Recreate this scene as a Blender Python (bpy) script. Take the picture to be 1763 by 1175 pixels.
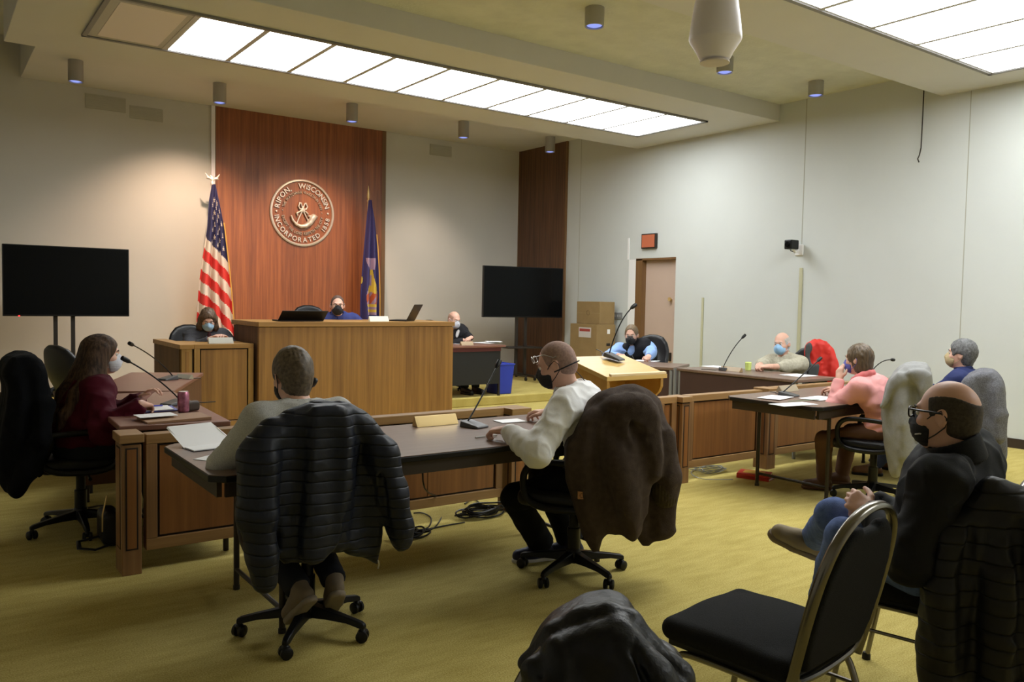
import bpy, math, random
import numpy as np
from mathutils import Vector, Matrix

# ------------------------------------------------------------------ clear, camera, light, exposure
for o in list(bpy.data.objects):
    bpy.data.objects.remove(o)
scene = bpy.context.scene
COL = scene.collection
PI = math.pi
rad = math.radians

CAM_F, CAM_YAW, CAM_PITCH, CAM_ROLL, CAM_H = 1413.1, rad(35.77), rad(-2.90), rad(1.10), 1.45
IW, IH = 1763, 1175
_fw = Vector((math.sin(CAM_YAW) * math.cos(CAM_PITCH), math.cos(CAM_YAW) * math.cos(CAM_PITCH), math.sin(CAM_PITCH)))
_r = Vector((math.cos(CAM_YAW), -math.sin(CAM_YAW), 0))
_u = _r.cross(_fw)
CR = math.cos(CAM_ROLL) * _r + math.sin(CAM_ROLL) * _u
CU = -math.sin(CAM_ROLL) * _r + math.cos(CAM_ROLL) * _u
cd = bpy.data.cameras.new('camera')
cam = bpy.data.objects.new('camera', cd)
COL.objects.link(cam)
cam.matrix_world = Matrix(((CR.x, CU.x, -_fw.x, 0), (CR.y, CU.y, -_fw.y, 0), (CR.z, CU.z, -_fw.z, CAM_H), (0, 0, 0, 1)))
cd.sensor_width = 36
cd.lens = CAM_F / IW * 36
cd.clip_start = 0.05
scene.camera = cam

vs = scene.view_settings
vs.view_transform = 'Standard'
vs.look = 'None'
vs.gamma = 1
vs.use_curve_mapping = False
vs.exposure = 0.68
try:
    scene.cycles.use_denoising = True
    scene.cycles.max_bounces = 8
except Exception:
    pass
w = bpy.data.worlds.new('world')
scene.world = w
w.use_nodes = True
w.node_tree.nodes['Background'].inputs[0].default_value = (0.5, 0.5, 0.5, 1)
w.node_tree.nodes['Background'].inputs[1].default_value = 0.05
PANEL_L = 7.5          # radiance of the luminous ceiling panels


def spot(name, loc, target, energy, color, size, blend=0.6, radius=0.05):
    l = bpy.data.lights.new(name, 'SPOT')
    l.energy = energy
    l.color = color
    l.spot_size = rad(size)
    l.spot_blend = blend
    l.shadow_soft_size = radius
    o = bpy.data.objects.new(name, l)
    COL.objects.link(o)
    o.location = loc
    o.rotation_euler = (Vector(target) - Vector(loc)).to_track_quat('-Z', 'Y').to_euler()
    return o


# lamps inside the back ceiling cans
spot('can_lamp', (3.26, 11.25, 3.97), (3.0, 12.67, 1.0), 230, (1.0, 0.70, 0.50), 100, 0.9)
spot('can_lamp', (5.12, 11.2, 3.97), (4.9, 12.67, 1.0), 190, (1.0, 0.62, 0.40), 92, 0.9)
spot('can_lamp', (6.99, 11.2, 3.97), (7.0, 12.5, 0.8), 80, (1.0, 0.80, 0.66), 80, 0.9)


def at(px, py, ax, val):
    """world point seen at pixel (px,py) on the plane ax=val"""
    d = _fw + CR * ((px - IW / 2) / CAM_F) - CU * ((py - IH / 2) / CAM_F)
    o = Vector((0, 0, CAM_H))
    i = 'XYZ'.index(ax)
    return o + d * ((val - o[i]) / d[i])


def at_plane(px, py, p0, n):
    d = _fw + CR * ((px - IW / 2) / CAM_F) - CU * ((py - IH / 2) / CAM_F)
    o = Vector((0, 0, CAM_H))
    n = Vector(n)
    return o + d * ((Vector(p0) - o).dot(n) / d.dot(n))


# ------------------------------------------------------------------ materials
MATS = {}


def srgb(c):
    return tuple(((v / 255) / 12.92 if v / 255 <= 0.04045 else ((v / 255 + 0.055) / 1.055) ** 2.4) for v in c)


def mat(name, color, rough=0.6, metal=0.0, noise=None, bump=None, wood=None, spec=0.5, sheen=0, alpha=None, coat=0):
    """color in linear rgb; noise=(scale, amount); bump=(scale, strength); wood=(dark, sx, sz, contrast)"""
    if name in MATS:
        return MATS[name]
    m = bpy.data.materials.new(name)
    m.use_nodes = True
    nt = m.node_tree
    b = nt.nodes['Principled BSDF']
    b.inputs['Base Color'].default_value = (*color, 1)
    b.inputs['Roughness'].default_value = rough
    b.inputs['Metallic'].default_value = metal
    b.inputs['Specular IOR Level'].default_value = spec
    if sheen:
        b.inputs['Sheen Weight'].default_value = sheen
    if coat:
        b.inputs['Coat Weight'].default_value = coat
    if alpha is not None:
        b.inputs['Alpha'].default_value = alpha
    tc = nt.nodes.new('ShaderNodeTexCoord')
    L = nt.links.new
    if wood:
        dark, axis, fs, contrast = wood
        mp = nt.nodes.new('ShaderNodeMapping')
        L(tc.outputs['Object'], mp.inputs[0])
        sc = [fs, fs, fs]
        sc['xyz'.index(axis)] = fs * 0.03
        mp.inputs['Scale'].default_value = sc
        n = nt.nodes.new('ShaderNodeTexNoise')
        n.inputs['Scale'].default_value = 1
        n.inputs['Detail'].default_value = 6
        n.inputs['Roughness'].default_value = 0.65
        L(mp.outputs[0], n.inputs['Vector'])
        mp2 = nt.nodes.new('ShaderNodeMapping')
        L(tc.outputs['Object'], mp2.inputs[0])
        sc2 = [2.5, 2.5, 2.5]
        sc2['xyz'.index(axis)] = 0.25
        mp2.inputs['Scale'].default_value = sc2
        n2 = nt.nodes.new('ShaderNodeTexNoise')
        n2.inputs['Scale'].default_value = 1
        n2.inputs['Detail'].default_value = 3
        L(mp2.outputs[0], n2.inputs['Vector'])
        mx = nt.nodes.new('ShaderNodeMath')
        mx.operation = 'MULTIPLY_ADD'
        L(n2.outputs[0], mx.inputs[0])
        mx.inputs[1].default_value = 0.35
        L(n.outputs[0], mx.inputs[2])
        cr = nt.nodes.new('ShaderNodeValToRGB')
        cr.color_ramp.elements[0].position = 0.675 - contrast
        cr.color_ramp.elements[1].position = 0.675 + contrast
        cr.color_ramp.elements[0].color = (*dark, 1)
        cr.color_ramp.elements[1].color = (*color, 1)
        L(mx.outputs[0], cr.inputs[0])
        L(cr.outputs[0], b.inputs['Base Color'])
    if noise:
        n = nt.nodes.new('ShaderNodeTexNoise')
        n.inputs['Scale'].default_value = noise[0]
        n.inputs['Detail'].default_value = 5
        L(tc.outputs['Object'], n.inputs['Vector'])
        cr = nt.nodes.new('ShaderNodeValToRGB')
        k = noise[1]
        cr.color_ramp.elements[0].position = 0.3
        cr.color_ramp.elements[1].position = 0.7
        cr.color_ramp.elements[0].color = (*[c * (1 - k) for c in color], 1)
        cr.color_ramp.elements[1].color = (*[min(1, c * (1 + k)) for c in color], 1)
        L(n.outputs[0], cr.inputs[0])
        L(cr.outputs[0], b.inputs['Base Color'])
    if bump:
        n = nt.nodes.new('ShaderNodeTexNoise')
        n.inputs['Scale'].default_value = bump[0]
        n.inputs['Detail'].default_value = 4
        L(tc.outputs['Object'], n.inputs['Vector'])
        bp = nt.nodes.new('ShaderNodeBump')
        bp.inputs['Strength'].default_value = bump[1]
        bp.inputs['Distance'].default_value = 0.01
        L(n.outputs[0], bp.inputs['Height'])
        L(bp.outputs[0], b.inputs['Normal'])
    MATS[name] = m
    return m


def emis(name, color, strength):
    m = bpy.data.materials.new(name)
    m.use_nodes = True
    nt = m.node_tree
    nt.nodes.clear()
    e = nt.nodes.new('ShaderNodeEmission')
    e.inputs[0].default_value = (*color, 1)
    e.inputs[1].default_value = strength
    o = nt.nodes.new('ShaderNodeOutputMaterial')
    nt.links.new(e.outputs[0], o.inputs[0])
    MATS[name] = m
    return m


M_wall = mat('wall_paint', (0.56, 0.54, 0.49), 0.7, noise=(1.2, 0.03), bump=(180, 0.05))
M_rwall = mat('wall_paint_right', (0.55, 0.575, 0.56), 0.7, noise=(1.0, 0.03), bump=(180, 0.05))
M_ceil = mat('ceiling_plaster', (0.60, 0.60, 0.50), 0.9, noise=(5, 0.06), bump=(40, 0.5))
M_box = mat('soffit_paint', (0.60, 0.59, 0.56), 0.75, noise=(2, 0.02))
M_white = mat('white_paint', (0.8, 0.8, 0.8), 0.5)
M_carpet = None
M_panel_red = mat('panel_wood', (0.35, 0.115, 0.035), 0.42, wood=((0.15, 0.045, 0.018), 'z', 26, 0.2))
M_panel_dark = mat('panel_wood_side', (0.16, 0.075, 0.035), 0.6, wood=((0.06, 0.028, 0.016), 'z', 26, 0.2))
M_oak = mat('oak_front', (0.37, 0.185, 0.045), 0.45, wood=((0.19, 0.088, 0.022), 'z', 24, 0.2))
M_oak_h = mat('oak_trim', (0.42, 0.23, 0.07), 0.4, wood=((0.27, 0.135, 0.035), 'x', 24, 0.22))
M_oak_t = mat('oak_stile', (0.42, 0.24, 0.07), 0.4, wood=((0.27, 0.14, 0.035), 'z', 24, 0.22))
M_rail = mat('rail_top_wood', (0.37, 0.215, 0.085), 0.38, wood=((0.24, 0.13, 0.05), 'x', 24, 0.22))
M_rail_p = mat('rail_panel_wood', (0.29, 0.12, 0.033), 0.42, wood=((0.16, 0.06, 0.017), 'z', 24, 0.22))
M_rail_s = mat('rail_stile_wood', (0.29, 0.155, 0.065), 0.42, wood=((0.17, 0.085, 0.035), 'z', 24, 0.22))
M_groove = mat('dark_groove', (0.02, 0.012, 0.008), 0.8)
M_lect = mat('lectern_wood', (0.70, 0.47, 0.17), 0.35, wood=((0.58, 0.37, 0.12), 'x', 14, 0.3))
M_lect_v = mat('lectern_wood_vertical', (0.66, 0.38, 0.1), 0.38, wood=((0.50, 0.27, 0.065), 'z', 14, 0.3))
M_lam = mat('table_laminate', (0.205, 0.130, 0.095), 0.33, wood=((0.145, 0.09, 0.064), 'x', 30, 0.25))
M_lam_red = mat('desk_laminate', (0.24, 0.115, 0.08), 0.35, wood=((0.17, 0.075, 0.052), 'x', 30, 0.25))
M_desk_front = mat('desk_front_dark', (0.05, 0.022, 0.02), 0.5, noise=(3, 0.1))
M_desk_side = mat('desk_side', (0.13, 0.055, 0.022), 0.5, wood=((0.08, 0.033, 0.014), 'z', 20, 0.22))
M_edge = mat('black_edge', (0.007, 0.0065, 0.0065), 0.4, spec=.3)
M_metal_d = mat('dark_metal', (0.03, 0.024, 0.02), 0.45, metal=0.4)
M_metal = mat('bronze_metal', (0.20, 0.185, 0.16), 0.25, metal=0.9)
M_silver = mat('silver_metal', (0.55, 0.55, 0.55), 0.35, metal=0.9)
M_can = mat('can_metal', (0.42, 0.41, 0.40), 0.35, metal=0.6)
M_seal = mat('seal_metal', (0.62, 0.58, 0.52), 0.4, metal=0.35)
M_seal_dim = mat('seal_metal_dim', (0.42, 0.35, 0.28), 0.5, metal=0.3)
M_black = mat('black_plastic', (0.006, 0.006, 0.0065), 0.38, spec=.28)
M_leather = mat('black_leather', (0.007, 0.007, 0.0085), 0.38, bump=(120, 0.15), spec=.32)
M_blackfab = mat('black_fabric', (0.011, 0.011, 0.0115), 0.85, noise=(300, 0.3), bump=(400, 0.4), spec=.15)
M_screen = mat('screen_glass', (0.003, 0.0035, 0.004), 0.2, spec=.12)
M_paper = mat('white_paper', (0.85, 0.85, 0.86), 0.6)
M_plate = mat('nameplate', (0.62, 0.58, 0.42), 0.35, metal=0.1)
M_gold = mat('gold_plate', (0.68, 0.50, 0.22), 0.35, metal=0.45)
M_card = mat('cardboard', (0.27, 0.18, 0.075), 0.8, noise=(6, 0.08))
M_blue = mat('blue_plastic', (0.02, 0.045, 0.42), 0.45)
M_red = mat('sign_red', (0.48, 0.13, 0.06), 0.6)
M_grey = mat('grey_plastic', (0.22, 0.22, 0.22), 0.5)
M_mic = mat('mic_base', (0.07, 0.07, 0.075), 0.4)
M_door = mat('door_paint', (0.50, 0.38, 0.31), 0.5, noise=(2, 0.03))
M_jamb = mat('door_jamb', (0.20, 0.105, 0.04), 0.5, wood=((0.14, 0.07, 0.025), 'z', 20, 0.25))
M_base = mat('baseboard_vinyl', (0.03, 0.018, 0.012), 0.5)
M_lens = emis('can_lens', (0.35, 0.42, 1.0), 0.6)
M_lamp = emis('light_panel', (0.97, 1.0, 1.0), PANEL_L)
M_unlit = mat('unlit_panel', (0.74, 0.66, 0.66), 0.6)
M_led = emis('standby_light', (1.0, 0.02, 0.02), 3)


def quilt_mat(name, color, pitch, rough=.45, spec=.3, slant=0.0, wave=.008):
    m = mat(name, color, rough, spec=spec)
    nt = m.node_tree
    b = nt.nodes['Principled BSDF']
    L = nt.links.new

    def math_(op, a=None, v=None, c=None):
        n = nt.nodes.new('ShaderNodeMath')
        n.operation = op
        if a is not None:
            L(a, n.inputs[0])
        if v is not None:
            if isinstance(v, (int, float)):
                n.inputs[1].default_value = v
            else:
                L(v, n.inputs[1])
        if c is not None:
            n.inputs[2].default_value = c
        return n.outputs[0]
    tc = nt.nodes.new('ShaderNodeTexCoord')
    sp = nt.nodes.new('ShaderNodeSeparateXYZ')
    L(tc.outputs['Object'], sp.inputs[0])
    n1 = nt.nodes.new('ShaderNodeTexNoise')
    n1.inputs['Scale'].default_value = 5
    n1.inputs['Detail'].default_value = 2
    L(tc.outputs['Object'], n1.inputs['Vector'])
    n2 = nt.nodes.new('ShaderNodeTexNoise')
    n2.inputs['Scale'].default_value = 38
    n2.inputs['Detail'].default_value = 4
    L(tc.outputs['Object'], n2.inputs['Vector'])
    z = math_('ADD', sp.outputs['Z'], math_('MULTIPLY', n1.outputs[0], wave * 3))
    z = math_('ADD', z, math_('MULTIPLY', sp.outputs['X'], slant))
    f = math_('FRACT', math_('DIVIDE', z, pitch))
    tri = math_('ABSOLUTE', math_('SUBTRACT', f, .5))          # 0 mid, .5 at the seam
    seam = math_('POWER', math_('MULTIPLY', tri, 2.0), 14)
    puff = math_('MULTIPLY', math_('POWER', math_('MULTIPLY', tri, 2.0), 3), .4)
    h = math_('SUBTRACT', math_('MULTIPLY', n2.outputs[0], .35), math_('ADD', seam, puff))
    bp = nt.nodes.new('ShaderNodeBump')
    bp.inputs['Strength'].default_value = .9
    bp.inputs['Distance'].default_value = .0045
    L(h, bp.inputs['Height'])
    L(bp.outputs[0], b.inputs['Normal'])
    mx = nt.nodes.new('ShaderNodeMix')
    mx.data_type = 'RGBA'
    mx.inputs[6].default_value = (*color, 1)
    mx.inputs[7].default_value = (*[c * .35 for c in color], 1)
    L(seam, mx.inputs[0])
    L(mx.outputs[2], b.inputs['Base Color'])
    return m


def carpet():
    m = bpy.data.materials.new('carpet')
    m.use_nodes = True
    nt = m.node_tree
    b = nt.nodes['Principled BSDF']
    b.inputs['Roughness'].default_value = 0.95
    b.inputs['Specular IOR Level'].default_value = 0.15
    b.inputs['Sheen Weight'].default_value = 0.05
    tc = nt.nodes.new('ShaderNodeTexCoord')
    L = nt.links.new
    n1 = nt.nodes.new('ShaderNodeTexNoise')
    n1.inputs['Scale'].default_value = 160
    n1.inputs['Detail'].default_value = 4
    L(tc.outputs['Object'], n1.inputs['Vector'])
    mp = nt.nodes.new('ShaderNodeMapping')
    mp.inputs['Scale'].default_value = (2.2, 9, 1)
    L(tc.outputs['Object'], mp.inputs[0])
    n2 = nt.nodes.new('ShaderNodeTexNoise')
    n2.inputs['Scale'].default_value = 2
    n2.inputs['Detail'].default_value = 6
    L(mp.outputs[0], n2.inputs['Vector'])
    a = nt.nodes.new('ShaderNodeMath')
    a.operation = 'MULTIPLY_ADD'
    a.inputs[1].default_value = 0.42
    L(n2.outputs[0], a.inputs[0])
    L(n1.outputs[0], a.inputs[2])
    cr = nt.nodes.new('ShaderNodeValToRGB')
    cr.color_ramp.elements[0].position = 0.5
    cr.color_ramp.elements[1].position = 1.0
    cr.color_ramp.elements[0].color = (0.335, 0.255, 0.050, 1)
    cr.color_ramp.elements[1].color = (0.62, 0.52, 0.185, 1)
    L(a.outputs[0], cr.inputs[0])
    L(cr.outputs[0], b.inputs['Base Color'])
    bp = nt.nodes.new('ShaderNodeBump')
    bp.inputs['Strength'].default_value = 0.5
    bp.inputs['Distance'].default_value = 0.006
    L(n1.outputs[0], bp.inputs['Height'])
    L(bp.outputs[0], b.inputs['Normal'])
    return m


M_carpet = carpet()


# ------------------------------------------------------------------ object helpers
def put(o, kind=None, label=None, cat=None, group=None):
    if kind:
        o['kind'] = kind
    if label:
        o['label'] = label
    if cat:
        o['category'] = cat
    if group:
        o['group'] = group
    return o


def thing(name, label, cat, loc=(0, 0, 0), rotz=0.0, group=None):
    o = bpy.data.objects.new(name, None)
    o.empty_display_size = 0.1
    COL.objects.link(o)
    o.location = loc
    o.rotation_euler = (0, 0, rotz)
    return put(o, None, label, cat, group)


class MB:
    def __init__(s):
        s.v, s.f, s.m = [], [], []
        s.cur = 0

    def mat(s, i):
        s.cur = i
        return s

    def add(s, vs_, fs_):
        n = len(s.v)
        s.v += [tuple(p) for p in vs_]
        s.f += [tuple(i + n for i in f) for f in fs_]
        s.m += [s.cur] * len(fs_)
        return s

    def box(s, x0, x1, y0, y1, z0, z1, rz=0, piv=None):
        vs_ = [Vector((x, y, z)) for x in (x0, x1) for y in (y0, y1) for z in (z0, z1)]
        if rz:
            c = Vector(piv if piv else ((x0 + x1) / 2, (y0 + y1) / 2, 0))
            R = Matrix.Rotation(rz, 3, 'Z')
            vs_ = [c + R @ (p - c) for p in vs_]
        return s.add(vs_, [(0, 1, 3, 2), (4, 6, 7, 5), (0, 4, 5, 1), (2, 3, 7, 6), (0, 2, 6, 4), (1, 5, 7, 3)])

    def hexa(s, p):
        """p: 8 points, bottom 4 ccw then top 4 ccw"""
        return s.add(p, [(3, 2, 1, 0), (4, 5, 6, 7), (0, 1, 5, 4), (1, 2, 6, 5), (2, 3, 7, 6), (3, 0, 4, 7)])

    def prism(s, poly, z0, z1, M=None):
        """poly: ccw list of (x,y)"""
        n = len(poly)
        vs_ = [Vector((x, y, z0)) for x, y in poly] + [Vector((x, y, z1)) for x, y in poly]
        if M is not None:
            vs_ = [M @ p for p in vs_]
        fs_ = [tuple(range(n - 1, -1, -1)), tuple(range(n, 2 * n))] + [(i, (i + 1) % n, n + (i + 1) % n, n + i) for i in range(n)]
        return s.add(vs_, fs_)

    def tube(s, pts, r, n=10, closed=False, flat=1.0, up=(0, 0, 1)):
        pts = [Vector(p) for p in pts]
        rs = r if isinstance(r, (list, tuple)) else [r] * len(pts)
        vs_, fs_ = [], []
        N = len(pts)
        prev = None
        for i, p in enumerate(pts):
            if closed:
                t = pts[(i + 1) % N] - pts[i - 1]
            else:
                t = pts[min(i + 1, N - 1)] - pts[max(i - 1, 0)]
            t.normalize()
            if prev is None:
                u = Vector(up)
                if abs(t.dot(u)) > 0.95:
                    u = Vector((0, 1, 0)) if abs(t.y) < 0.9 else Vector((1, 0, 0))
                a = (u - t * u.dot(t)).normalized()
            else:
                a = (prev - t * prev.dot(t)).normalized()
            prev = a
            b = t.cross(a)
            for k in range(n):
                q = 2 * PI * k / n
                vs_.append(p + (a * math.cos(q) * flat + b * math.sin(q)) * rs[i])
        M_ = N if closed else N - 1
        for i in range(M_):
            j = (i + 1) % N
            for k in range(n):
                k2 = (k + 1) % n
                fs_.append((i * n + k, i * n + k2, j * n + k2, j * n + k))
        if not closed:
            fs_.append(tuple(range(n - 1, -1, -1)))
            fs_.append(tuple((N - 1) * n + k for k in range(n)))
        return s.add(vs_, fs_)

    def lathe(s, prof, c=(0, 0, 0), n=24, axis='z'):
        vs_, fs_ = [], []
        for (r, z) in prof:
            for k in range(n):
                q = 2 * PI * k / n
                p = (r * math.cos(q), r * math.sin(q), z)
                if axis == 'x':
                    p = (z, r * math.cos(q), r * math.sin(q))
                if axis == 'y':
                    p = (r * math.sin(q), z, r * math.cos(q))
                vs_.append((p[0] + c[0], p[1] + c[1], p[2] + c[2]))
        for i in range(len(prof) - 1):
            for k in range(n):
                k2 = (k + 1) % n
                fs_.append((i * n + k, i * n + k2, (i + 1) * n + k2, (i + 1) * n + k))
        fs_.append(tuple(range(n - 1, -1, -1)))
        fs_.append(tuple((len(prof) - 1) * n + k for k in range(n)))
        return s.add(vs_, fs_)

    def build(s, name, mats, parent=None, smooth=False, bevel=0, kind=None, label=None, cat=None, group=None, seg=2):
        me = bpy.data.meshes.new(name)
        me.from_pydata(s.v, [], s.f)
        if not isinstance(mats, (list, tuple)):
            mats = [mats]
        for m_ in mats:
            me.materials.append(m_)
        if len(mats) > 1:
            me.polygons.foreach_set('material_index', s.m)
        import bmesh
        bm = bmesh.new()
        bm.from_mesh(me)
        bmesh.ops.recalc_face_normals(bm, faces=bm.faces)
        bm.to_mesh(me)
        bm.free()
        o = bpy.data.objects.new(name, me)
        COL.objects.link(o)
        if smooth:
            me.polygons.foreach_set('use_smooth', [True] * len(me.polygons))
            try:
                me.set_sharp_from_angle(angle=rad(40))
            except Exception:
                pass
        if bevel:
            b = o.modifiers.new('bevel', 'BEVEL')
            b.width = bevel
            b.segments = seg
            b.limit_method = 'ANGLE'
            b.angle_limit = rad(40)
        if parent:
            o.parent = parent
        return put(o, kind, label, cat, group)


def copy_tree(o, parent=None):
    c = o.copy()
    COL.objects.link(c)
    c.parent = parent
    for ch in [x for x in bpy.data.objects if x.parent == o]:
        copy_tree(ch, c)
    return c


def arc(c, r, a0, a1, n, plane='xz'):
    out = []
    for i in range(n + 1):
        a = rad(a0 + (a1 - a0) * i / n)
        u, v = r * math.cos(a), r * math.sin(a)
        if plane == 'xz':
            out.append((c[0] + u, c[1], c[2] + v))
        elif plane == 'yz':
            out.append((c[0], c[1] + u, c[2] + v))
        else:
            out.append((c[0] + u, c[1] + v, c[2]))
    return out


# ------------------------------------------------------------------ implicit surfaces (smooth blended shapes)
def _noise3(P, scale, seed):
    """smooth value noise in -1..1, P (...,3)"""
    rng = np.random.RandomState(seed)
    T = rng.rand(16, 16, 16).astype(np.float32) * 2 - 1
    Q = P * scale
    I = np.floor(Q).astype(np.int32)
    F = Q - I
    F = F * F * (3 - 2 * F)
    out = 0
    for a in (0, 1):
        wa = F[..., 0] if a else 1 - F[..., 0]
        for b in (0, 1):
            wb = F[..., 1] if b else 1 - F[..., 1]
            for c in (0, 1):
                wc = F[..., 2] if c else 1 - F[..., 2]
                out = out + wa * wb * wc * T[(I[..., 0] + a) % 16, (I[..., 1] + b) % 16, (I[..., 2] + c) % 16]
    return out


def _ridge(P, scale, seed):
    n = _noise3(P, scale, seed)
    return (1 - np.minimum(1, np.abs(n) * 1.6)) ** 2.5


def _smin(a, b, k):
    if k <= 0:
        return np.minimum(a, b)
    h = np.clip(0.5 + 0.5 * (b - a) / k, 0, 1)
    return b + (a - b) * h - k * h * (1 - h)


class SDF:
    def __init__(s, vox=0.007):
        s.vox = vox
        s.p = []          # (lo, hi, fn, k, op)
        s.disp = None
        s.cuts = []

    def cap(s, a, b, ra, rb=None, k=0.02, op='+'):
        a, b = np.array(a, float), np.array(b, float)
        rb = ra if rb is None else rb
        R = max(ra, rb)
        ba = b - a
        L2 = max(1e-9, float(ba @ ba))

        def fn(P):
            pa = P - a
            h = np.clip((pa @ ba) / L2, 0, 1)
            return np.linalg.norm(pa - h[..., None] * ba, axis=-1) - (ra + (rb - ra) * h)
        s.p.append((np.minimum(a, b) - R, np.maximum(a, b) + R, fn, k, op))
        return s

    def chain(s, pts, rs, k=0.02, op='+'):
        for i in range(len(pts) - 1):
            s.cap(pts[i], pts[i + 1], rs[i], rs[i + 1], k, op)
        return s

    def ell(s, c, r, R=None, k=0.02, op='+'):
        c, r = np.array(c, float), np.array(r, float)
        R = np.eye(3) if R is None else np.array(R)   # columns = local axes in world
        m = float(r.max())

        def fn(P):
            q = (P - c) @ R
            k0 = np.linalg.norm(q / r, axis=-1)
            k1 = np.linalg.norm(q / (r * r), axis=-1)
            return k0 * (k0 - 1) / np.maximum(k1, 1e-6)
        s.p.append((c - m, c + m, fn, k, op))
        return s

    def rbox(s, c, h, r, R=None, k=0.01, op='+'):
        c, h = np.array(c, float), np.array(h, float)
        R = np.eye(3) if R is None else np.array(R)
        m = float(np.linalg.norm(h))

        def fn(P):
            q = np.abs((P - c) @ R) - (h - r)
            return np.linalg.norm(np.maximum(q, 0), axis=-1) + np.minimum(q.max(-1), 0) - r
        s.p.append((c - m, c + m, fn, k, op))
        return s

    def lcut(s, p0, n, R=.055, k=.002):
        """remove the half ball of radius R on the side of n"""
        p0, n = np.array(p0, float), np.array(n, float)
        s.p.append((p0 - R, p0 + R, lambda P: np.maximum(-((P - p0) @ n), np.linalg.norm(P - p0, axis=-1) - R), k, '-'))
        return s

    def plane(s, p0, n, k=0.004):
        """cut away the side the normal points to"""
        p0, n = np.array(p0, float), np.array(n, float)
        n = n / np.linalg.norm(n)
        s.cuts.append((p0, n, k))
        return s

    def poly(s, pts, o, u, wdir, T, r=None, bend=0.0, k=0.015, wob=None, op='+', wl=0.0, wh=0.0):
        """inflated polygon sheet: pts (a,z) in the vertical plane through o along horizontal unit u; wdir = horizontal normal;
        T half thickness; bend pulls the edges along -wdir by bend*(a-ac)^2"""
        pts = np.array(pts, float)
        o, u, wd = np.array(o, float), np.array(u, float), np.array(wdir, float)
        r = T if r is None else r
        A = pts
        B = np.roll(pts, -1, 0)
        ac = (pts[:, 0].min() + pts[:, 0].max()) / 2
        half = max(1e-3, (pts[:, 0].max() - pts[:, 0].min()) / 2)
        ext = []
        for (a_, z_) in pts:
            for w_ in (-T - 0.02 + wl, T + 0.02 + wh):
                ext.append(o + u * a_ + np.array([0, 0, 1.]) * z_ + wd * (w_ - max(0, bend) * half * half * (1 if w_ == -T - 0.02 + wl else 0) - min(0, bend) * half * half * (0 if w_ == -T - 0.02 + wl else 1)))
        ext = np.array(ext)

        def fn(P):
            q = P - o
            a = q @ u
            z = q[..., 2]
            wv = q @ wd + bend * (a - ac) ** 2
            if wob is not None:
                wv = wv - wob(a, z)
            d2 = np.full(a.shape, 1e9, np.float32)
            sgn = np.ones(a.shape, np.float32)
            for i in range(len(A)):
                e = B[i] - A[i]
                px, pz = a - A[i][0], z - A[i][1]
                t = np.clip((px * e[0] + pz * e[1]) / max(1e-12, e @ e), 0, 1)
                dx, dz = px - e[0] * t, pz - e[1] * t
                d2 = np.minimum(d2, dx * dx + dz * dz)
                c1 = z >= A[i][1]
                c2 = z < B[i][1]
                c3 = e[0] * pz > e[1] * px
                flip = (c1 & c2 & c3) | (~c1 & ~c2 & ~c3)
                sgn = np.where(flip, -sgn, sgn)
            d = sgn * np.sqrt(d2)
            qx = d + r
            qy = np.abs(wv) - T + r
            return np.minimum(np.maximum(qx, qy), 0) + np.sqrt(np.maximum(qx, 0) ** 2 + np.maximum(qy, 0) ** 2) - r
        s.p.append((ext.min(0), ext.max(0), fn, k, op))
        return s

    def eval(s):
        vox = s.vox
        pos = [p for p in s.p if p[4] == '+']
        lo = np.min([p[0] for p in pos], 0) - 3 * vox - 0.012
        hi = np.max([p[1] for p in pos], 0) + 3 * vox + 0.012
        n = np.ceil((hi - lo) / vox).astype(int) + 1
        D = np.full(tuple(n), 1.0, np.float32)
        ax = [(lo[i] + vox * np.arange(n[i])).astype(np.float32) for i in range(3)]
        for (a, b, fn, k, op) in s.p:
            m = k + 3 * vox + 0.012
            i0 = np.maximum(0, np.floor((a - m - lo) / vox).astype(int))
            i1 = np.minimum(n, np.ceil((b + m - lo) / vox).astype(int) + 1)
            if np.any(i1 <= i0):
                continue
            sl = tuple(slice(i0[i], i1[i]) for i in range(3))
            g = np.stack(np.meshgrid(ax[0][sl[0]], ax[1][sl[1]], ax[2][sl[2]], indexing='ij'), -1)
            d = fn(g).astype(np.float32)
            if op == '+':
                D[sl] = _smin(D[sl], d, k)
            else:
                D[sl] = -_smin(-D[sl], d, k)
        if s.disp is not None or s.cuts:
            near = np.abs(D) < 0.06
            ii = np.argwhere(near)
            P = lo + ii * vox
            d = D[near]
            if s.disp is not None:
                d = d + s.disp(P.astype(np.float32)).astype(np.float32)
            D[near] = d
            if s.cuts:
                ins = np.argwhere(D < 0.08)
                P = lo + ins * vox
                d = D[tuple(ins.T)]
                for (p0, nn, k) in s.cuts:
                    d = -_smin(-d, -((P - p0) @ nn), k)
                D[tuple(ins.T)] = d
        return D, lo

    def mesh(s):
        D, lo = s.eval()
        D[0] = D[-1] = 1
        D[:, 0] = D[:, -1] = 1
        D[:, :, 0] = D[:, :, -1] = 1
        ins = D < 0
        c = ins[:-1, :-1, :-1].astype(np.int8)
        tot = sum(ins[a:ins.shape[0] - 1 + a, b:ins.shape[1] - 1 + b, e:ins.shape[2] - 1 + e].astype(np.int8) for a in (0, 1) for b in (0, 1) for e in (0, 1))
        act = (tot > 0) & (tot < 8)
        idx = np.argwhere(act)
        vid = np.full(act.shape, -1, np.int64)
        vid[act] = np.arange(len(idx))
        acc = np.zeros((len(idx), 3))
        cnt = np.zeros(len(idx))
        cor = [(a, b, e) for a in (0, 1) for b in (0, 1) for e in (0, 1)]
        val = {q: D[idx[:, 0] + q[0], idx[:, 1] + q[1], idx[:, 2] + q[2]] for q in cor}
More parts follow.
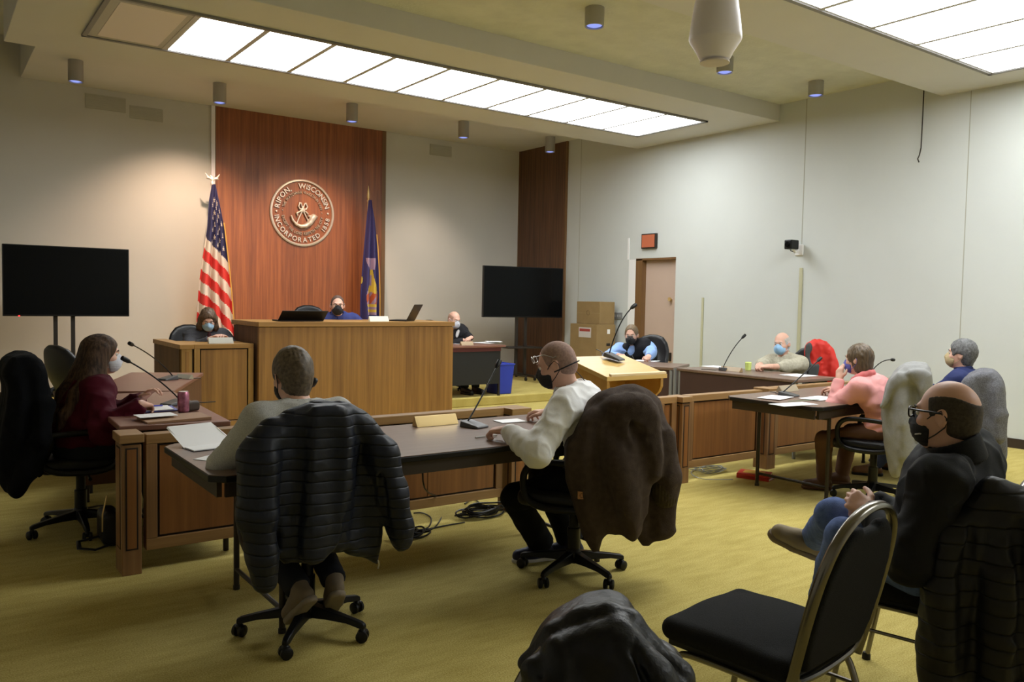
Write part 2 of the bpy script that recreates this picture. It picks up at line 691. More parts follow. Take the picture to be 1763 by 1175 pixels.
        for q in cor:
            for ax_ in range(3):
                if q[ax_] == 0:
                    q2 = list(q)
                    q2[ax_] = 1
                    q2 = tuple(q2)
                    va, vb = val[q], val[q2]
                    mk = (va < 0) != (vb < 0)
                    t = np.where(mk, va / np.where(mk, va - vb, 1), 0)
                    p = np.tile(np.array(q, float), (len(idx), 1))
                    p[:, ax_] += t
                    acc[mk] += p[mk]
                    cnt[mk] += 1
        V = (idx + acc / np.maximum(cnt, 1)[:, None]) * s.vox + lo
        F = []
        for ax_ in range(3):
            sl0 = [slice(None)] * 3
            sl1 = [slice(None)] * 3
            sl0[ax_] = slice(0, -1)
            sl1[ax_] = slice(1, None)
            a, b = ins[tuple(sl0)], ins[tuple(sl1)]
            for sgn in (0, 1):
                e = np.argwhere((a & ~b) if sgn == 0 else (~a & b))
                if not len(e):
                    continue
                u_, v_ = [(1, 2), (2, 0), (0, 1)][ax_]
                du = np.zeros(3, int)
                dv = np.zeros(3, int)
                du[u_] = 1
                dv[v_] = 1
                q = [e - du - dv, e - dv, e, e - du]
                ids = [vid[x[:, 0], x[:, 1], x[:, 2]] for x in q]
                f = np.stack(ids if sgn == 0 else ids[::-1], 1)
                F.append(f[(f >= 0).all(1)])
        return V, np.concatenate(F)

    def build(s, name, mats, parent=None, loc=None, rotz=None, matfn=None, smooth_iter=1, **kw):
        V, F = s.mesh()
        for _ in range(smooth_iter):
            S = np.zeros_like(V)
            C = np.zeros(len(V))
            for i in range(4):
                j = (i + 1) % 4
                np.add.at(S, F[:, i], V[F[:, j]])
                np.add.at(C, F[:, i], 1)
            V = 0.5 * V + 0.5 * S / np.maximum(C, 1)[:, None]
        if loc is not None:
            V = V - np.array(loc, float)
        me = bpy.data.meshes.new(name)
        me.vertices.add(len(V))
        me.vertices.foreach_set('co', V.astype(np.float32).ravel())
        me.loops.add(F.size)
        me.loops.foreach_set('vertex_index', F.astype(np.int32).ravel())
        me.polygons.add(len(F))
        me.polygons.foreach_set('loop_start', (np.arange(len(F)) * 4).astype(np.int32))
        me.polygons.foreach_set('loop_total', np.full(len(F), 4, np.int32))
        me.update(calc_edges=True)
        me.polygons.foreach_set('use_smooth', np.ones(len(F), bool))
        if not isinstance(mats, (list, tuple)):
            mats = [mats]
        for m_ in mats:
            me.materials.append(m_)
        if matfn is not None:
            cen = V[F].mean(1)
            me.polygons.foreach_set('material_index', matfn(cen).astype(np.int32))
        o = bpy.data.objects.new(name, me)
        COL.objects.link(o)
        if loc is not None:
            o.location = loc
        if parent:
            o.parent = parent
        return put(o, **kw)


# ================================================================== THE ROOM
XL, XR, YF, YB = -1.7, 9.25, -3.2, 12.67
ZC, ZCB, ZBOX, ZB2, ZT = 4.09, 4.24, 3.87, 3.80, 4.75


def st(name, mb, m, **k):
    return mb.build(name, m, kind='structure', **k)


st('floor', MB().box(XL - .1, XR + .9, YF - .1, YB + .1, -.1, 0), M_carpet)
st('wall_back', MB().box(XL, XR, YB, YB + .12, 0, ZT), M_wall)
st('wall_left', MB().box(XL - .12, XL, YF, YB, 0, ZT), M_wall)
st('wall_front', MB().box(XL, XR, YF - .12, YF, 0, ZT), M_wall)
DY0, DY1, DZ = 8.65, 9.66, 2.125
st('wall_right', MB().box(XR, XR + .15, YF, DY0, 0, ZT).box(XR, XR + .15, DY1, YB, 0, ZT).box(XR, XR + .15, DY0, DY1, DZ, ZT), M_rwall)
st('ceiling', MB().box(XL, XR, YF, 6.9, ZC, ZC + .1).box(XL, XR, 6.9, YB, ZT, ZT + .1), M_ceil)
st('ceiling_back', MB().box(1.10, XR, 9.4, YB, ZCB, ZT), M_box, bevel=.006)
st('ceiling_soffit_1', MB().box(0.69, XR, 6.88, 9.53, ZBOX, ZT), M_box, bevel=.006)
st('ceiling_soffit_2', MB().box(-1.2, XR, 1.9, 4.75, ZB2, ZC + .02), M_box, bevel=.006)
st('platform_step', MB().box(2.0, 8.0, 9.2, YB, 0, .12), M_carpet, bevel=.012)
st('platform_judge', MB().box(3.0, 5.0, 8.95, 10.3, .12, .3), M_carpet)

# wood feature panel and its trims
st('trim_1', MB().box(3.60, 6.34, YB - .03, YB, 0.12, ZCB), M_panel_red)
st('trim_2', MB().box(3.533, 3.588, YB - .035, YB, 0.12, ZCB), mat('white_strip', (0.82, 0.78, 0.80), .5))
st('trim_3', MB().box(3.588, 3.603, YB - .034, YB, 0.12, ZCB).box(6.34, 6.41, YB - .034, YB, .12, ZCB), M_jamb)
for zz in range(1, 7):
    pass
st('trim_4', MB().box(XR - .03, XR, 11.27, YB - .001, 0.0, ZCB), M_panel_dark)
st('trim_5', MB().box(XR - .034, XR, 11.25, 11.28, 0.0, ZCB).box(XR - .04, XR - .028, YB - .02, YB - .004, 0, ZCB), M_jamb)
st('baseboard_back', MB().box(XL, 3.53, YB - .012, YB, 0, .10).box(6.41, 9.2, YB - .012, YB, .0, .22), M_base)
st('baseboard_right', MB().box(XR - .012, XR, YF, DY0, 0, .10), M_base)
st('baseboard_left', MB().box(XL, XL + .012, YF, YB, 0, .10), M_base)
mseam = mat('wall_seam', (0.36, 0.36, 0.30), .7)
st('trim_6', MB().box(XR - .002, XR, 6.47, 6.482, 2.1, ZC).box(XR - .002, XR, 4.428, 4.438, .1, ZB2).box(XR - .002, XR, 10.9, 10.91, 0.1, ZCB), mseam)
mol = mat('olive_conduit', (0.46, 0.45, 0.30), .6)
st('trim_7', MB().box(XR - .02, XR, 6.44, 6.485, .1, 1.93), mol, bevel=.004)
st('trim_8', MB().box(XR - .02, XR, 8.075, 8.11, .1, 1.53), mol, bevel=.004)
# doorway: jamb, slab, head
st('door_frame', MB().box(XR - .005, XR + .14, 9.36, 9.50, 0, DZ).box(XR - .005, XR + .14, DY0, 9.5, DZ - .02, DZ + .012).box(XR + .05, XR + .14, DY0, DY0 + .04, 0, DZ), M_jamb)
st('wall_door_return', MB().box(XR - .006, XR + .14, 9.50, 9.66, 0, DZ), M_white)
st('trim_9', MB().box(XR - .012, XR, 9.655, 9.69, DZ, 2.47), M_white)
dr = st('door_1', MB().box(XR + .09, XR + .13, DY0 + .04, 9.36, 0.005, DZ - .02), M_door)
MB().lathe([(0, 0), (.03, 0), (.03, .02), (.018, .04), (.012, .055)], (0, 0, 0), 16, 'x').build('door_knob', M_gold, dr, True, label='brass knob').location = (XR + .035, 8.80, 1.50)
MB().box(XR + .065, XR + .09, 8.77, 8.82, .55, .68).build('door_plate', M_metal_d, dr, bevel=.004, label='small dark plate low on the door')

# wall-hung items
def vent(x0, x1, z0, z1, lab):
    t = thing('air_vent', lab, 'vent', ((x0 + x1) / 2, YB, (z0 + z1) / 2), 0, 'painted vents high on the back wall')
    mv = mat('vent_paint', (0.46, 0.44, 0.36), .8)
    w_, h_ = (x1 - x0) / 2, (z1 - z0) / 2
    MB().box(-w_, w_, -.012, 0, -h_, h_).build('vent_plate', mv, t, bevel=.003)
    m_ = MB()
    for i in range(7):
        z = -h_ + (i + .5) * 2 * h_ / 7
        m_.box(-w_ * .95, w_ * .95, -.02, -.012, z - .008, z + .002)
    m_.build('louvre', mv, t)
    return t


vent(1.86, 2.37, 3.96, 4.16, 'painted wall vent above the left television, the further left of two')
vent(2.42, 2.86, 3.90, 4.08, 'painted wall vent left of the wood panel, beside a slightly larger one')
vent(7.27, 7.72, 3.96, 4.15, 'painted wall vent high between the wood panel and the dark side panel')
t = thing('exit_sign', 'unlit orange-red exit sign above the doorway', 'sign', (XR, 9.195, 2.40))
MB().box(-.05, 0, -.155, .155, -.115, .115).build('sign_frame', M_metal_d, t, bevel=.006)
MB().box(-.056, -.05, -.135, .135, -.097, .097).build('sign_face', M_red, t, label='orange-red face')
t = thing('wall_control_plate', 'grey control plate on the right wall beside the cartons', 'control plate', (XR, 9.92, 1.215))
MB().box(-.015, 0, -.14, .14, -.055, .055).build('plate', M_grey, t, bevel=.004)
m_ = MB()
for i in range(4):
    m_.box(-.022, -.015, -.11 + i * .06, -.08 + i * .06, -.02, .02)
m_.build('switch', mat('switch_grey', (.32, .32, .32), .5), t)


def security_cam(loc, rz, lab):
    t = thing('security_camera', lab, 'camera', loc, rz)
    MB().box(-.03, 0, -.06, .06, -.09, .05).build('wall_mount', M_white, t, bevel=.01)
    MB().tube([(-.02, 0, -.02), (-.10, 0, -.05), (-.16, 0, 0)], .018, 10).build('bracket_arm', M_white, t, True)
    b = MB().box(-.26, -.10, -.055, .055, -.02, .10).build('camera_body', M_black, t, bevel=.012)
    MB().lathe([(.03, 0), (.034, -.02), (.028, -.025)], (-.26, 0, .04), 18, 'x').build('lens', M_screen, b, True)
    MB().tube([(-.12, .05, .09), (-.10, .11, .05), (-.05, .10, -.03), (-.01, .03, -.05)], .006, 6).build('cable', M_black, t, True)
    return t


security_cam((XR, 6.50, 2.18), 0, 'black camera on a white bracket on the right wall')
security_cam((0.72, YB, 2.62), -PI / 2, 'black camera on a white bracket at the left edge of the picture')
tag_c = MB().tube([(0, 0, 0), (0, 0, -.35), (0.0, .004, -.72), (0, .02, -.80), (-.005, .035, -.84), (-.02, .01, -.88)], .007, 8)
t = thing('hanging_cord', 'thin dark cord hanging down in front of the right wall', 'cord', (9.2, 4.93, ZC - .12))
tag_c.build('cord_line', M_metal_d, t, True)

# luminous ceiling rows
def light_row(name, lab, x0, xs, y0, y1, z, unlit):
    t = thing(name, lab, 'ceiling light', (x0, y0, z))
    x1 = xs[-1]
    fr = MB()
    g = .028
    fr.box(-.04, x1 - x0 + .04, -.04, 0, -.012, .01).box(-.04, x1 - x0 + .04, y1 - y0, y1 - y0 + .04, -.012, .01)
    fr.box(-.04, 0, -.04, y1 - y0 + .04, -.012, .01).box(x1 - x0, x1 - x0 + .04, -.04, y1 - y0 + .04, -.012, .01)
    fr.build('fixture_frame', mat('fixture_frame_grey', (.20, .19, .18), .5), t)
    for i in range(len(xs) - 1):
        a, b = xs[i] - x0 + g, xs[i + 1] - x0 - g
        if i in unlit:
            MB().box(a + .05, b - .05, g + .04, y1 - y0 - g - .04, -.004, .01).build('diffuser', M_unlit, t, label='unlit panel', bevel=.002)
        else:
            MB().box(a, b, g, y1 - y0 - g, -.006, .01).build('diffuser', M_lamp, t)
    m_ = MB()
    for i in range(1, len(xs) - 1):
        m_.box(xs[i] - x0 - g, xs[i] - x0 + g, 0, y1 - y0, -.004, .01)
    m_.box(0, x1 - x0, 0, y1 - y0, .0, .01)
    m_.build('divider', mat('fixture_divider', (.42, .40, .36), .5), t)
    return t


xs1 = [1.30, 1.99, 2.60, 3.25, 3.895, 4.54, 5.175, 5.82, 6.46, 7.11, 7.78, 8.47]
light_row('ceiling_light_row', 'long row of glowing ceiling panels over the council bench, first panel unlit', 1.30, xs1, 7.50, 8.74, ZBOX - .012, {0})
xs2 = [1.50 + i * .716 for i in range(11)]
light_row('ceiling_light_row', 'second row of glowing ceiling panels at the top right corner', xs2[0], xs2, 2.72, 3.97, ZB2 - .012, {0, 1, 2})


st('ceiling_soffit_added', MB().box(-1.2, XR, -2.2, 0.2, ZB2, ZC + .02), M_box, bevel=.006)  # unseen soffit, added to carry the extra front-light row
light_row('ceiling_light_row', 'added unseen row of glowing panels behind the audience, for more front light', xs2[0], xs2, -1.65, -.40, ZB2 - .012, {0, 1, 2, 3, 4})  # extra row behind the camera, added to brighten the foreground


def can(x, y, z, h, r, lab, grp):
    t = thing('ceiling_can_light', lab, 'ceiling spotlight', (x, y, z), 0, grp)
    MB().lathe([(r, 0), (r, -h), (r * .9, -h), (r * .88, -h + .03), (.001, -h + .035)], (0, 0, 0), 32).build('can_housing', M_can, t, True)
    MB().lathe([(r * .78, -h + .012), (r * .5, -h + .002), (.001, -h)], (0, 0, 0), 24).build('lens', M_lens, t, True, label='bluish glass lens')
    return t


gb = 'metal can lights along the back ceiling'
for (x, y, l) in [(1.56, 11.32, 'cylindrical metal can light at the far left of the back ceiling'),
                  (3.26, 11.28, 'cylindrical metal can light above the left edge of the wood panel'),
                  (5.12, 11.19, 'cylindrical metal can light in front of the wood panel'),
                  (6.99, 11.12, 'cylindrical metal can light between the wood panel and the dark side panel'),
                  (8.78, 11.18, 'cylindrical metal can light before the dark wood side panel')]:
    can(x, y, ZCB, .255, .085, l, gb)
gf = 'metal can lights between the two glowing rows'
for (x, y, l) in [(4.97, 5.72, 'cylindrical metal can light left of the white hanging speaker'),
                  (7.04, 5.96, 'cylindrical metal can light half hidden behind the white hanging speaker'),
                  (8.62, 5.92, 'cylindrical metal can light nearest the right wall')]:
    can(x, y, ZC, .165, .088, l, gf)

# hanging speaker
t = thing('pendant_speaker', 'white egg-shaped loudspeaker hanging from the ceiling', 'speaker', (3.46, 3.0, 2.74))
prof = [(.001, .0), (.062, .002), (.075, .010), (.083, .018), (.098, .05), (.134, .105), (.139, .118), (.138, .135), (.130, .20), (.115, .30), (.095, .40), (.07, .47), (.04, .51), (.001, .52)]
MB().lathe(prof, (0, 0, 0), 40).build('speaker_body', mat('speaker_white', (.78, .74, .78), .45), t, True)
MB().lathe([(.078, .0), (.078, -.008), (.060, -.012), (.001, -.004)], (0, 0, 0), 32).build('speaker_cone', mat('speaker_grille', (.6, .55, .55), .7), t, True)
MB().tube([(0, 0, .51), (0, 0, ZB2 - 2.74)], .008, 8).build('hanging_cable', M_white, t, True)

# ================================================================== SEAL AND FLAGS
def text_mesh(body, size, depth=.01, align='CENTER'):
    c = bpy.data.curves.new('text', 'FONT')
    c.body = body
    c.size = size
    c.extrude = depth / 2
    c.offset = size * .012
    c.align_x = align
    c.resolution_u = 3
    o = bpy.data.objects.new('text', c)
    COL.objects.link(o)
    dg = bpy.context.evaluated_depsgraph_get()
    me = bpy.data.meshes.new_from_object(o.evaluated_get(dg))
    bpy.data.objects.remove(o)
    v = [tuple(p.co) for p in me.vertices]
    f = [tuple(p.vertices) for p in me.polygons]
    bpy.data.meshes.remove(me)
    return v, f


_gl = {}


def glyph(ch, size):
    if (ch, size) not in _gl:
        v, f = text_mesh(ch, size, .014)
        xs_ = [p[0] for p in v] or [0]
        _gl[(ch, size)] = (v, f, max(xs_) - min(xs_), (max(xs_) + min(xs_)) / 2)
    return _gl[(ch, size)]


def ring_text(mb, text, r, a0, a1, size, top=True, narrow=1.0):
    """angles in degrees clockwise from the top; letters are spread between a0 and a1"""
    ws = [glyph(c, size)[2] if c != ' ' else size * .3 for c in text]
    tot = sum(ws)
    gap = ((abs(a1 - a0)) * PI / 180 * r - tot * narrow) / max(1, len(text) - 1)
    sgn = 1 if a1 > a0 else -1
    pos = 0
    for c, w_ in zip(text, ws):
        mid = a0 + sgn * math.degrees((pos + w_ * narrow / 2) / r)
        pos += w_ * narrow + gap
        if c == ' ':
            continue
        v, f, _, cx_ = glyph(c, size)
        th = rad(mid)
        rot = -th if top else PI - th
        base = r if top else r
        cxp, czp = math.sin(th) * r, math.cos(th) * r
        out = []
        for p in v:
            x, y = (p[0] - cx_) * narrow, p[1] - size * .36
            X = cxp + x * math.cos(rot) - y * math.sin(rot)
            Z = czp + x * math.sin(rot) + y * math.cos(rot)
            out.append((X, -.014 + p[2], Z))
        mb.add(out, f)


SR = .53
t = thing('city_seal', 'round metal city seal with a hunting horn mounted on the wood panel', 'seal', (4.945, YB - .03, 2.76))
ring = MB()
n = 96
vs_, fs_ = [], []
for k in range(n):
    a = 2 * PI * k / n
    for (rr, yy) in [(SR, 0), (SR, -.022), (SR - .012, -.032), (SR - .03, -.032), (SR - .038, -.02), (SR - .038, 0)]:
        vs_.append((rr * math.sin(a), yy, rr * math.cos(a)))
for k in range(n):
    for j in range(6):
        fs_.append((k * 6 + j, k * 6 + (j + 1) % 6, ((k + 1) % n) * 6 + (j + 1) % 6, ((k + 1) % n) * 6 + j))
ring.add(vs_, fs_).build('seal_ring', M_seal, t, True)
m_ = MB()
ring_text(m_, 'RIPON,', .425, -82, -28, .115, True)
ring_text(m_, 'WISCONSIN', .425, -10, 76, .115, True)
ring_text(m_, 'INCORPORATED', .425, -98, -221, .105, False)
ring_text(m_, '1858', .425, 127, 98, .10, False)
for a in (-90, 87):
    m_.lathe([(.001, -.02), (.014, -.02), (.016, 0)], (.425 * math.sin(rad(a)), 0, .425 * math.cos(rad(a))), 12, 'y')
m_.build('outer_lettering', M_seal, t)
m_ = MB()
ring_text(m_, 'THE WATCHMAN WAKETH IN VAIN', .325, -76, 76, .062, True, .8)
ring_text(m_, 'EXCEPT THE LORD KEEPETH THE CITY', .325, -100, -262, .062, False, .8)
for a in (-86, 86):
    m_.lathe([(.001, -.014), (.008, -.014), (.008, 0)], (.325 * math.sin(rad(a)), 0, .325 * math.cos(rad(a))), 10, 'y')
m_.build('inner_lettering', M_seal_dim, t)
# horn with ribbon
hs = SDF(.006)
hp = [(-.19, -.06), (-.165, -.125), (-.11, -.185), (-.03, -.215), (.05, -.20), (.115, -.15), (.155, -.08), (.175, -.055)]
hr = [.013, .017, .022, .028, .035, .043, .050, .052]
hs.chain([(a, -.03, b) for a, b in hp], hr, .01)
hs.ell((.165, -.03, -.045), (.085, .03, .022), k=.01)
for pth, r_ in [([(0, .045), (-.055, -.06), (-.10, -.175)], .011), ([(0, .045), (.05, -.05), (.095, -.13)], .011),
                ([(0, .05), (-.05, .02), (-.10, -.01), (-.085, -.045)], .013), ([(0, .05), (.05, .02), (.085, -.01)], .013),
                ([(0, .06), (-.05, .06), (-.07, .10), (-.055, .155), (-.03, .15), (0, .06)], .012),
                ([(0, .06), (.05, .06), (.075, .10), (.05, .155), (.03, .15), (0, .06)], .012)]:
    hs.chain([(a, -.025, b) for a, b in pth], [r_] * len(pth), .006)
hs.plane((0, 0, 0), (0, 1, 0), .002)
hs.build('hunting_horn', M_seal, t)


def flag(name, lab, pole, ztop, outline, colors, finial, fringe, paint, wave=7):
    """outline: list of (z, xl, xr, y) in world; cloth drawn as a folded sheet hanging from the pole top"""
    base = Vector(pole)
    t = thing(name, lab, 'flag', base)
    MB().tube([(0, 0, .03), (0, 0, ztop - base.z)], .014, 12).build('flag_pole', M_gold, t, True)
    MB().lathe([(.001, 0), (.15, 0), (.16, .015), (.06, .05), (.03, .09), (.02, .10), (.001, .10)], (0, 0, 0), 28).build('pole_base', M_gold, t, True)
    if finial == 'eagle':
        e = SDF(.006)
        zt = ztop - base.z
        e.ell((0, 0, zt + .02), (.03, .03, .03)).cap((0, 0, zt), (0, 0, zt - .06), .022, .018)
        e.ell((0, 0, zt + .075), (.022, .022, .045)).cap((0, 0, zt + .11), (-.03, 0, zt + .135), .014, .008)
        for sg in (-1, 1):
            e.chain([(sg * .01, 0, zt + .08), (sg * .06, 0, zt + .10), (sg * .10, 0, zt + .16)], [.016, .015, .006])
            e.chain([(sg * .05, 0, zt + .095), (sg * .085, 0, zt + .085)], [.012, .005])
        e.build('eagle_finial', M_seal, t)
    else:
        MB().lathe([(.001, 0), (.02, .0), (.022, .02), (.01, .04), (.02, .06), (.024, .10), (.016, .17), (.004, .25), (.001, .26)], (0, 0, ztop - base.z - .02), 16).build('spear_finial', M_gold, t, True)
    zs = [o[0] for o in outline][::-1]
    NX, NZ = 90, 150
    z0, z1 = outline[-1][0], outline[0][0]
    vs_, fs_, ms_ = [], [], []

    def interp(z, j):
        return float(np.interp(z, zs, [o[j] for o in outline][::-1]))

    def P(i, k):
        u = i / NX
        v = k / NZ
        z = z1 + (z0 - z1) * v
        xl, xr = interp(z, 1), interp(z, 2)
        low = .0
        if fringe is not None:
            z = z + fringe(u, v)
        amp = .012 + .07 * v
        y = interp(z, 3) + amp * math.sin(u * wave * PI + .6 * math.sin(3 * v)) * (.5 + .5 * math.sin(u * PI)) - .05 * math.sin(u * PI)
        x = xl + (xr - xl) * (u + .035 * math.sin(u * wave * PI * 1.0 + 1.3) * min(1, v * 3))
        return Vector((x, y, z)) - base
    for k in range(NZ + 1):
        for i in range(NX + 1):
            vs_.append(P(i, k))
    for k in range(NZ):
        for i in range(NX):
            fs_.append((k * (NX + 1) + i, k * (NX + 1) + i + 1, (k + 1) * (NX + 1) + i + 1, (k + 1) * (NX + 1) + i))
            ms_.append(paint((i + .5) / NX, (k + .5) / NZ))
    m_ = MB()
    m_.v, m_.f, m_.m = vs_, fs_, ms_
    o = m_.build('flag_cloth', colors, t, True)
    sd = o.modifiers.new('thick', 'SOLIDIFY')
    sd.thickness = .004
    # gold fringe along the bottom edge and free side
    pts = [P(i, NZ) for i in range(0, NX + 1, 2)]
    side = [P(NX, k) for k in range(NZ, NZ // 4, -4)]
    fm = MB()
    fm.tube([p + Vector((0, -.006, -.012)) for p in pts], .014, 6, flat=1.6)
    fm.tube([p + Vector((.006, -.006, 0)) for p in side], .009, 6)
    fm.build('gold_fringe', mat('gold_fringe', (.62, .36, .07), .7), t, True)
    return t


M_fr = mat('flag_red', (.62, .035, .03), .7)
M_fw = mat('flag_white', (.68, .60, .52), .7)
M_fb = mat('flag_blue', (.022, .022, .085), .7)
_stars = []
for r_ in range(11):
    for c_ in range(2 + r_ % 2):
        _stars.append((.22 + .26 * c_ + (.0 if r_ % 2 else .13), .08 + r_ * .042))


def usa(u, v):
    s_ = v - .17 * u          # bands run down to the right
    if s_ < .355 + .0 * u:
        for (a, b) in _stars:
            du, dv = (u - a - .06), (v - b - .08 * a) * 4.2
            d = math.hypot(du * (0.35 + v), dv * .35)
            an = math.atan2(dv, du)
            if d < .020 + .010 * math.cos(5 * an + PI / 2) and u < .96:
                return 1
        return 2
    k = int((s_ - .355) / .0725)
    return 1 if k % 2 == 0 else 0


def fringe_us(u, v):
    return -.38 * (u - .35) * max(0, v - .55) / .45 if u > .35 else -.12 * (u - .35) * 0


flag('us_flag', 'red, white and blue striped flag on a gold pole left of the seal', (3.44, 12.25, .12), 3.02,
     [(3.02, 3.42, 3.47, 12.2), (2.80, 3.38, 3.52, 12.2), (2.4, 3.35, 3.60, 12.2), (1.95, 3.28, 3.655, 12.2), (1.6, 3.23, 3.70, 12.2), (1.2, 3.20, 3.745, 12.2), (.9, 3.18, 3.80, 12.2)],
     [M_fr, M_fw, M_fb], 'eagle', fringe_us, usa)
M_gy = mat('flag_yellow', (.55, .42, .06), .7)
M_gm = mat('flag_mauve', (.30, .22, .34), .7)
M_go = mat('flag_orange', (.42, .09, .03), .7)
M_nb = mat('flag_navy', (.03, .028, .13), .7)


def state(u, v):
    x, z = (u - .5) * 2, v
    nz = .15 * math.sin(9 * u + 14 * v) + .12 * math.sin(23 * v - 7 * u)
    if .43 < z < .52 and abs(x + nz) < .45:
        return 2
    if .50 < z < .70 and abs(x + nz * 2) < .62 - 6 * (z - .6) ** 2 * 8:
        return 2 if abs(x + .15) < .22 and .56 < z < .64 else 1
    if .68 < z < .78 and abs(x + nz - .1) < .55:
        return 3 if (u * 7 + v * 20) % 2 < 1.2 else 2
    if .78 < z < .86 and abs(x + nz) < .4:
        return 2 if (v * 50) % 2 < 1 else 1
    if .9 < z < .95 and abs(x) < .5 and int(u * 14) % 2:
        return 1
    return 0


flag('state_flag', 'dark blue flag with a yellow emblem on a gold pole right of the seal', (5.95, 12.35, .12), 3.02,
     [(3.02, 5.93, 5.98, 12.3), (2.7, 5.90, 6.05, 12.3), (2.3, 5.86, 6.10, 12.3), (1.9, 5.83, 6.13, 12.3), (1.5, 5.80, 6.15, 12.3), (.85, 5.80, 6.16, 12.3)],
     [M_nb, M_gy, M_gm, M_go], 'spear', None, state, 5)

# ================================================================== BENCH, CLERK DESK, RAIL
def fbox(x0, x1, y0, y1, z0, z1, M=None, o=(0, 0, 0)):
    return MB().box(x0 - o[0], x1 - o[0], y0 - o[1], y1 - o[1], z0 - o[2], z1 - o[2])


BX0, BX1, BY, BTOP = 2.80, 5.125, 8.3, 1.172
o_ = (BX0, BY, 0)
t = thing('council_bench', 'tall golden oak bench in front of the seal wall', 'bench', o_)
fbox(BX0, BX1, BY + .012, BY + .05, .10, 1.115, o=o_).build('front_panel', M_oak, t)
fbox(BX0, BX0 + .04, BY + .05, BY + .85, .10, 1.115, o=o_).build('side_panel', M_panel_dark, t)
fbox(BX1 - .04, BX1, BY + .05, BY + .85, .10, 1.115, o=o_).build('side_panel', M_oak, t)
fbox(BX0 + .03, BX1 - .03, BY + .06, BY + .80, 0, .10, o=o_).build('toe_kick', M_groove, t)
fbox(BX0 + .01, BX1 - .01, BY + .02, BY + .8, 1.105, 1.122, o=o_).build('shadow_gap', M_groove, t)
fbox(BX0 - .012, BX1 + .012, BY - .006, BY + .03, 1.12, BTOP, o=o_).build('front_trim', M_oak_h, t, bevel=.004)
fbox(BX0 - .012, BX1 + .012, BY + .03, BY + .9, 1.12, BTOP - .002, o=o_).build('worktop', M_oak_h, t, bevel=.004)

CY = 8.4
o_ = (2.05, CY, 0)
t = thing('clerk_desk', 'lower oak desk with a framed front left of the tall bench', 'desk', o_)
CX0, CX1, CT = 2.185, 2.775, .945
for xa in (CX0, CX1 - .055):
    fbox(xa, xa + .055, CY, CY + .04, .09, CT - .045, o=o_).build('frame_stile', M_oak_t, t, bevel=.003)
fbox(CX0, CX1, CY, CY + .04, CT - .045, CT, o=o_).build('frame_top_rail', M_oak_h, t, bevel=.003)
fbox(CX0 + .055, CX1 - .055, CY, CY + .04, .09, .16, o=o_).build('frame_bottom_rail', M_oak_h, t, bevel=.003)
fbox(CX0 + .055, CX1 - .055, CY + .02, CY + .035, .16, CT - .045, o=o_).build('groove_backing', M_groove, t)
fbox(CX0 + .068, CX1 - .068, CY + .008, CY + .03, .172, CT - .057, o=o_).build('front_panel', M_oak, t)
fbox(CX0, CX1, CY + .04, CY + .75, CT - .03, CT - .004, o=o_).build('worktop', M_oak_h, t, bevel=.003)
fbox(CX0 - .02, CX0 + .0, CY + .02, CY + 1.0, .0, CT - .04, o=o_).build('corner_gap', M_groove, t)
fbox(2.065, 2.165, CY, CY + .05, .0, CT - .045, o=o_).build('corner_post', M_oak_t, t, bevel=.003)
fbox(2.10, 2.135, CY - .002, CY + .01, .1, CT - .07, o=o_).build('post_inset', M_oak, t)
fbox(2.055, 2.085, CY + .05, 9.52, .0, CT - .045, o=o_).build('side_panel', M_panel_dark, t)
fbox(2.045, 2.18, CY - .012, 9.54, CT - .045, CT + .0, o=o_).build('side_top', M_oak_h, t, bevel=.003)
fbox(CX0 + .03, CX1 - .03, CY + .06, CY + .65, 0, .09, o=o_).build('toe_kick', M_groove, t)

# rail along Y = 4.5
RY = 4.52


def post(x0, x1, y0, y1, zt, lab):
    t = thing('rail_post', lab, 'rail post', ((x0 + x1) / 2, (y0 + y1) / 2, 0), 0, 'square wooden posts of the low rail')
    a, b = (x1 - x0) / 2, (y1 - y0) / 2
    MB().box(-a, a, -b, b, 0, zt - .055).build('post_shaft', M_rail_s, t, bevel=.003)
    MB().box(-a - .012, a + .012, -b - .012, b + .012, zt - .045, zt).build('post_cap', M_rail, t, bevel=.004)
    MB().box(-a + .006, a - .006, -b + .006, b - .006, zt - .056, zt - .044).build('shadow_gap', M_groove, t)
    g = MB()
    w_ = a * .52
    g.box(-w_ - .006, w_ + .006, -b - .0015, -b + .01, .13, zt - .07)
    g.box(-a - .0015, -a + .01, -b * .5 - .005, b * .5 + .005, .13, zt - .07)
    g.build('inset_groove', M_groove, t)
    g = MB()
    g.box(-w_ + .002, w_ - .002, -b - .003, -b + .01, .138, zt - .078)
    g.box(-a - .003, -a + .01, -b * .5 + .003, b * .5 - .003, .138, zt - .078)
    g.build('inset_panel', M_rail_p, t)
    return t


def rail(x0, x1, zt, lab, zb=.105, seams=()):
    o_ = ((x0 + x1) / 2, RY, 0)
    t = thing('rail_section', lab, 'low wooden rail', o_, 0, 'panelled sections of the low rail')
    a = (x1 - x0) / 2
    MB().box(-a, a, -.0, .085, zt - .052, zt).build('top_rail', M_rail, t, bevel=.004)
    MB().box(-a, a, .0, .075, zb, zb + .06).build('bottom_rail', M_rail, t, bevel=.003)
    for xa in (-a, a - .055):
        MB().box(xa, xa + .055, .0, .075, zb + .06, zt - .052).build('stile', M_rail_s, t, bevel=.003)
    MB().box(-a + .05, a - .05, .02, .06, zb + .05, zt - .05).build('groove_backing', M_groove, t)
    ed = [-a + .066] + [s_ - o_[0] for s_ in seams] + [a - .066]
    for i in range(len(ed) - 1):
        MB().box(ed[i] + .003, ed[i + 1] - .003, .012, .05, zb + .072, zt - .064).build('panel', M_rail_p, t)
    return t


